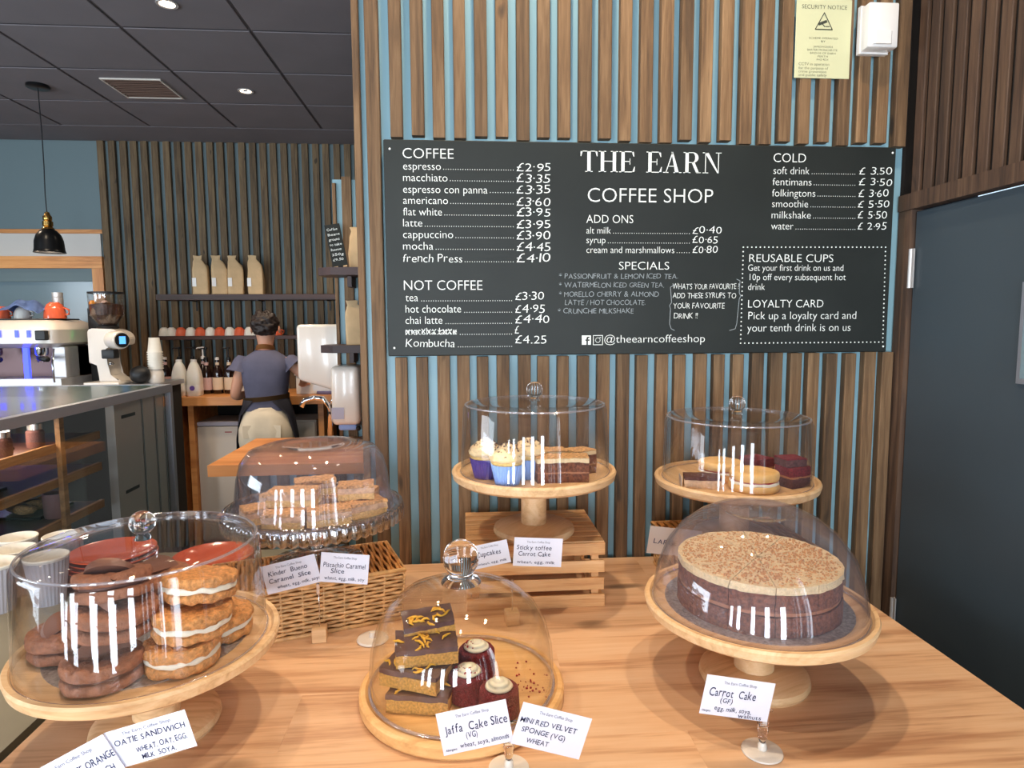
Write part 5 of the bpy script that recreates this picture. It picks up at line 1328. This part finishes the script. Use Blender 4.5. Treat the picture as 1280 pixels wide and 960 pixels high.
for i, (px, m, lab) in enumerate(((-3.19, 'terracotta', 'red cup at the left on the espresso machine'), (-3.07, 'terracotta', 'red cup second from left on the espresso machine'), (-2.99, 'terracotta', 'red cup beside the blue towel on the espresso machine'), (-2.86, 'crockery', 'white cup under the blue towel on the espresso machine'), (-2.66, 'terracotta', 'large red cup at the right on the espresso machine'))):
    t = thing('coffee_cup', lab, 'cup', (px, 4.42, ez)); s = 1.6 if i == 4 else 1.2; t.scale = (s, s, s)
    obj('cup', lathe([(0, .066), (.018, .066), (.019, .062), (.027, .058), (.036, .04), (.04, .012), (.041, 0), (.038, 0), (.037, .012), (.033, .038), (.0, .055)], 28), m, t, smooth=50)
    obj('handle', tube([(.038, 0, .015), (.055, 0, .018), (.056, 0, .035), (.034, 0, .045)], .004, 6), m, t, smooth='all')
bm = BM(); n = 14
gr = [[bm.verts.new((-2.95+.26*i/n, 4.30+.2*j/6, ez+.07+.055*math.sin(PI*i/n)-.05*(abs(j-3)/3)**2+.01*math.sin(i*1.1+j))) for j in range(7)] for i in range(n+1)]
for i in range(n):
    for j in range(6): bm.faces.new((gr[i][j], gr[i+1][j], gr[i+1][j+1], gr[i][j+1]))
bmesh.ops.solidify(bm, geom=list(bm.faces), thickness=.022)
tw = obj('tea_towel', bm, 'blue_cloth', None, smooth='all'); subsurf(tw, 1); tag(tw, 'folded blue towel draped over cups on the espresso machine', 'towel')
t = thing('steel_flask', 'tall steel shaker standing behind the blue towel on the espresso machine', 'flask', (-2.72, 4.56, ez)); obj('flask', lathe([(0, 0), (.03, 0), (.032, .005), (.032, .14), (.029, .143), (.032, .146), (.032, .175), (0, .177)], 28), 'steel', t, smooth=40)
t = thing('water_tower', 'black hot-water tower with green light and two coloured knobs', 'dispenser', (-2.46, 4.60, MZ))
obj('tower', rbox(-.055, .055, -.08, .08, 0, .5, .006, 2), 'black', t, smooth=40)
bm = BM(); box(bm, .01, .03, -.082, -.0805, .28, .34); obj('green_light', bm, 'green_led', t)
for x, m in ((-.05, 'orange_plastic'), (.03, 'pink_plastic')):
    k_ = obj('knob', sphere(.022, (0, 0, .03), 16, 10), m, t, smooth='all', loc=(x, -.02, .503)); obj('knob_stem', lathe([(0, 0), (.008, 0), (.008, .012), (0, .012)], 12), 'steel', k_)
gd = thing('coffee_grinder', 'white coffee grinder with a clear hopper of beans', 'grinder', (-2.32, 4.42, MZ))
obj('base', rbox(-.11, .11, -.15, .12, 0, .02, .006, 2), 'white_gloss', gd, smooth=40)
prof_ = [(-.05, .018), (.09, .018), (.075, .03), (.02, .06), (.01, .14), (.0, .24), (.05, .25), (.11, .255), (.12, .30), (.10, .335), (.05, .36), (-.085, .365), (-.105, .35), (-.105, .14), (-.05, .13)]
bm = prism([(a, b) for a, b in prof_], -.08, .08, None, Matrix.Rotation(R(90), 4, 'X')); bmesh.ops.bevel(bm, geom=list(bm.edges), offset=.006, segments=2, affect='EDGES')
obj('body', bm, 'white_gloss', gd, smooth=40)
obj('head', lathe([(0, 0), (.05, 0), (.056, .01), (.058, .1), (.052, .112), (0, .112)], 32), 'white_gloss', gd, smooth=40, loc=(.05, -.09, .29), rot=(R(90), 0, R(58)))
sc2 = obj('display', lathe([(0, 0), (.046, 0), (.046, .003), (0, .003)], 28), 'black', gd, smooth=40, loc=(.05+.1135*math.sin(R(58)), -.09-.1135*math.cos(R(58)), .29), rot=(R(90), 0, R(58)))
bm = BM(); box(bm, -.02, .02, -.024, .024, .0031, .005); obj('lit_screen', bm, 'screen_blue', sc2)
obj('outlet', rbox(.0, .08, -.13, -.06, .17, .23, .008, 2), 'black', gd, smooth=40)
obj('portafilter_fork', tube([(.04, -.1, .15), (.08, -.15, .14), (.09, -.2, .14)], .008, 8), 'chrome', gd, smooth='all')
obj('hopper_collar', lathe([(0, .36), (.06, .36), (.065, .375), (.05, .385), (0, .385)], 28), 'black', gd, smooth=40, loc=(-.02, .01, 0))
hp = obj('hopper', lathe([(.05, .386), (.075, .42), (.1, .45), (.105, .59), (.102, .59), (.097, .452), (.072, .422), (.047, .388), (.05, .386)], 36), 'case_glass', gd, smooth=50, loc=(-.02, .01, 0))
obj('coffee_beans', lumpy(lathe([(0, .388), (.046, .389), (.070, .423), (.094, .453), (.096, .52), (0, .535)], 30), .003, 90, 1), 'beans', hp)
obj('hopper_lid', lathe([(0, .5905), (.104, .5905), (.104, .602), (.03, .606), (0, .606)], 36), 'black', gd, smooth=40, loc=(-.02, .01, 0))
bm = lumpy(sphere(.062, (0, 0, .06), 20, 12, (1, 1, .95)), .006, 25, 3); tag(obj('black_bag', bm, 'black', None, smooth='all', loc=(-2.13, 4.38, MZ)), 'crumpled black bag between the grinder and the paper cups', 'bag')
def takeaway(z, i, n, lab):
    t = thing('takeaway_cup', lab, 'cup', (-2.06, 4.45, z), 0, 'stacked takeaway cups beside the grinder')
    obj('cup', lathe([(0, .1), (.032, .1), (.043, .006), (.0485, .006), (.0485, 0), (.042, 0), (.03, .096), (0, .096)], 32), 'cup_paper', t, smooth=50)
for i in range(8):
    lab = 'white takeaway cup, %s of the upturned stack beside the grinder' % ['lowest', 'second from below', 'third from below', 'fourth from below', 'fourth from the top', 'third from the top', 'second from the top', 'topmost'][i]
    takeaway(MZ+.0925+i*.0155, i, 8, lab)
t = thing('milk_jug', 'small white jug holding up the stack of takeaway cups', 'jug', (-2.06, 4.45, MZ)); obj('body', lathe([(0, 0), (.045, 0), (.05, .01), (.046, .07), (.038, .092), (0, .092)], 28), 'white_gloss', t, smooth=40); obj('handle', tube([(-.045, 0, .07), (-.068, 0, .068), (-.068, 0, .03), (-.047, 0, .02)], .006, 8), 'white_gloss', t, smooth='all')

# ================================================================== PERSON (seen from behind, at the back counter)
PXc, PYc = -1.36, 4.5
pers = thing('person', 'person seen from behind in grey-blue top, dark apron and pale trousers, short dark hair', 'person', (PXc, PYc, FLOOR), R(2))
# body: one continuous skinned figure, root at the pelvis
J = {'pelvis': (0, 0, .99, .115), 'waist': (0, .01, 1.14, .1), 'chest': (0, .02, 1.27, .115), 'neckb': (0, .015, 1.42, .06), 'neck': (0, .03, 1.49, .048), 'head1': (0, .05, 1.56, .07), 'head2': (0, .045, 1.63, .077),
     'shL': (-.15, .015, 1.38, .05), 'elL': (-.205, -.03, 1.14, .036), 'wrL': (-.15, .20, 1.15, .024), 'shR': (.15, .015, 1.38, .05), 'elR': (.265, .02, 1.27, .036), 'wrR': (.19, .26, 1.20, .024),
     'hipL': (-.085, 0, .90, .085), 'knL': (-.09, .01, .49, .055), 'anL': (-.09, -.01, .09, .037), 'ftL': (-.095, .13, .035, .03),
     'hipR': (.085, 0, .90, .085), 'knR': (.09, .01, .49, .055), 'anR': (.09, -.01, .09, .037), 'ftR': (.095, .13, .035, .03)}
Ed = [('pelvis', 'waist'), ('waist', 'chest'), ('chest', 'neckb'), ('neckb', 'neck'), ('neck', 'head1'), ('head1', 'head2'), ('chest', 'shL'), ('shL', 'elL'), ('elL', 'wrL'), ('chest', 'shR'), ('shR', 'elR'), ('elR', 'wrR'),
      ('pelvis', 'hipL'), ('hipL', 'knL'), ('knL', 'anL'), ('anL', 'ftL'), ('pelvis', 'hipR'), ('hipR', 'knR'), ('knR', 'anR'), ('anR', 'ftR')]
# hands: palm and five fingers
for s, sd in ((-1, 'L'), (1, 'R')):
    w = Vector(J['wr'+sd][:3]); J['pm'+sd] = (w.x, w.y+.05, w.z-.005, .024); Ed.append(('wr'+sd, 'pm'+sd))
    for f_ in range(4):
        a = (f_-1.5)*.019; ln = (.036, .04, .037, .03)[f_]
        J['f%d%s1' % (f_, sd)] = (w.x+a, w.y+.088, w.z-.006, .0095); J['f%d%s2' % (f_, sd)] = (w.x+a*1.1, w.y+.088+ln*.7, w.z-.018, .0085); J['f%d%s3' % (f_, sd)] = (w.x+a*1.1, w.y+.088+ln, w.z-.036, .0075)
        Ed += [('pm'+sd, 'f%d%s1' % (f_, sd)), ('f%d%s1' % (f_, sd), 'f%d%s2' % (f_, sd)), ('f%d%s2' % (f_, sd), 'f%d%s3' % (f_, sd))]
    J['t'+sd+'1'] = (w.x-s*.03, w.y+.05, w.z-.008, .011); J['t'+sd+'2'] = (w.x-s*.038, w.y+.08, w.z-.016, .009)
    Ed += [('pm'+sd, 't'+sd+'1'), ('t'+sd+'1', 't'+sd+'2')]
names = list(J)
bm = BM(); lay = bm.verts.layers.skin.verify(); vs = {}
for n_ in names:
    x, y, z, r = J[n_]; v_ = bm.verts.new((x, y, z)); v_[lay].radius = (r, r); v_[lay].use_root = (n_ == 'pelvis'); vs[n_] = v_
for a, b in Ed: bm.edges.new((vs[a], vs[b]))
me = bpy.data.meshes.new('body'); bm.to_mesh(me); bm.free(); me.materials.append(MAT['skin'])
body = bpy.data.objects.new('body', me); C.objects.link(body); body.parent = pers
md = body.modifiers.new('skin', 'SKIN'); md.use_smooth_shade = True; body.modifiers.new('sub', 'SUBSURF').levels = 1; body.modifiers['sub'].render_levels = 2
# head details: hair, ears, face
hb = sphere(.09, (0, .035, 1.635), 56, 40, (1, 1.12, 1.05))
for v_ in hb.verts:
    n_ = noise.noise(v_.co*24)*.013+noise.noise(v_.co*60)*.014
    v_.co += (v_.co-Vector((0, .035, 1.635))).normalized()*n_
    if v_.co.y > .09 and v_.co.z < 1.66: v_.co.y = .09
    if v_.co.z < 1.565: v_.co.z = 1.565+(v_.co.z-1.565)*.35
obj('hair', hb, 'hair', pers, smooth='all')
fc = BM(); sphere(.013, (0, .146, 1.605), 12, 8, (.8, 1, 1.3), fc); obj('nose', fc, 'skin', pers, smooth='all')
for s in (-1, 1):
    obj('ear', sphere(.022, (0, 0, 0), 12, 8, (.35, .8, 1.2)), 'skin', pers, smooth='all', loc=(s*.092, .045, 1.60))
    obj('eye', sphere(.011, (0, 0, 0), 12, 8), 'white_gloss', pers, smooth='all', loc=(s*.032, .117, 1.62))
obj('mouth', sphere(.02, (0, 0, 0), 12, 8, (1, .3, .25)), 'jam', pers, smooth='all', loc=(0, .125, 1.565))
# blouse with ruffled short sleeves
bl = loft([(0, .01, 1.05, .150, .122, .85), (0, .01, 1.08, .146, .118, .85), (0, .01, 1.13, .134, .112, .85), (0, .01, 1.17, .137, .116, .85), (0, .012, 1.24, .146, .118, .85), (0, .015, 1.32, .158, .118, .82), (0, .015, 1.38, .165, .105, .85), (0, .015, 1.415, .135, .086, .9), (0, .02, 1.445, .085, .07, 1), (0, .025, 1.46, .062, .06, 1)], 36, None, False)
for v_ in bl.verts:
    v_.co += Vector((noise.noise(v_.co*9), noise.noise(v_.co*9+Vector((5, 0, 0))), 0))*.012
obj('blouse', bl, 'blouse', pers, smooth='all')
for s, sd in ((-1, 'L'), (1, 'R')):
    a = Vector(J['sh'+sd][:3]); b = Vector(J['el'+sd][:3]); bm = BM(); rr = []
    d = (b-a).normalized(); p = d.cross(Vector((0, 1, 0))).normalized(); q_ = d.cross(p); n = 32
    for t_, r_, w_ in ((-.15, .04, 0), (-.02, .06, .001), (.15, .066, .004), (.30, .082, .012)):
        c_ = a+(b-a)*t_; rr.append([bm.verts.new(c_+(p*math.cos(2*PI*k/n)+q_*math.sin(2*PI*k/n))*(r_+w_*math.sin(k*2.4))) for k in range(n)])
    for A, B in zip(rr, rr[1:]):
        for k in range(n): bm.faces.new((A[k], A[(k+1) % n], B[(k+1) % n], B[k]))
    obj('sleeve', bm, 'blouse', pers, smooth='all')
tr = loft([(0, 0, .76, .178, .135, .8), (0, -.01, .84, .186, .142, .8), (0, -.012, .92, .183, .143, .8), (0, 0, 1.0, .163, .126, .85), (0, .005, 1.075, .14, .112, .9)], 40, None, True)
for v_ in tr.verts:
    if v_.co.y < 0 and v_.co.z < .98: v_.co.y += .022*math.exp(-(v_.co.x/.025)**2)
obj('trousers', tr, 'trousers', pers, smooth='all')
for s in (-1, 1):
    obj('trouser_leg', loft([(s*.09, 0, .07, .06, .065), (s*.09, 0, .3, .07, .075), (s*.09, .005, .5, .08, .085), (s*.092, 0, .7, .096, .115), (s*.092, 0, .80, .094, .128)], 24), 'trousers', pers, smooth='all')
    obj('shoe', loft([(s*.092, .05, 0.001, .045, .13, .8), (s*.092, .05, .03, .046, .13, .8), (s*.092, .01, .07, .04, .08, .9), (s*.092, -.02, .1, .038, .05)], 24), 'black', pers, smooth='all')
    obj('pocket', rbox(-.042, .042, -.0008, .0008, 0, .085, .0005, 1), 'trousers', pers, loc=(s*.082, -.1435, .875), rot=(R(-5), 0, s*-.24))
# apron: wraps front and sides, open at the back; tie and neck strap
bm = BM(); n = 26; rows = []
for z, rx, ry in ((.34, .215, .20), (.6, .212, .19), (.86, .206, .168), (1.02, .182, .145), (1.125, .152, .126)):
    op = {.34: 1.25, .6: 1.25, .86: 1.2, 1.02: .98, 1.125: .4}[z]
    rows.append([bm.verts.new((rx*math.cos(-PI/2+op+(2*PI-2*op)*k/n), ry*math.sin(-PI/2+op+(2*PI-2*op)*k/n), z)) for k in range(n+1)])
for A, B in zip(rows, rows[1:]):
    for k in range(n): bm.faces.new((A[k], A[k+1], B[k+1], B[k]))
bmesh.ops.solidify(bm, geom=list(bm.faces), thickness=.004)
obj('apron', bm, 'apron', pers, smooth='all')
bm = BM(); rr = []
for z, g_ in ((1.118, 0), (1.15, 0)):
    rr.append([bm.verts.new((.150*math.cos(2*PI*k/32), .128*math.sin(2*PI*k/32)+.008, z+.012*math.cos(2*PI*k/32))) for k in range(32)])
for k in range(32): bm.faces.new((rr[0][k], rr[0][(k+1) % 32], rr[1][(k+1) % 32], rr[1][k]))
bmesh.ops.solidify(bm, geom=list(bm.faces), thickness=.004)
obj('waist_tie', bm, 'apron_tie', pers, smooth='all')
bm = BM(); rr = []
for z, r_ in ((1.452, .068), (1.485, .058)):
    rr.append([bm.verts.new((r_*math.cos(2*PI*k/28), r_*math.sin(2*PI*k/28)+.025, z+.018*math.sin(2*PI*k/28)*-1)) for k in range(28)])
for k in range(28): bm.faces.new((rr[0][k], rr[0][(k+1) % 28], rr[1][(k+1) % 28], rr[1][k]))
bmesh.ops.solidify(bm, geom=list(bm.faces), thickness=.003)
obj('neck_strap', bm, 'neck_strap', pers, smooth='all')
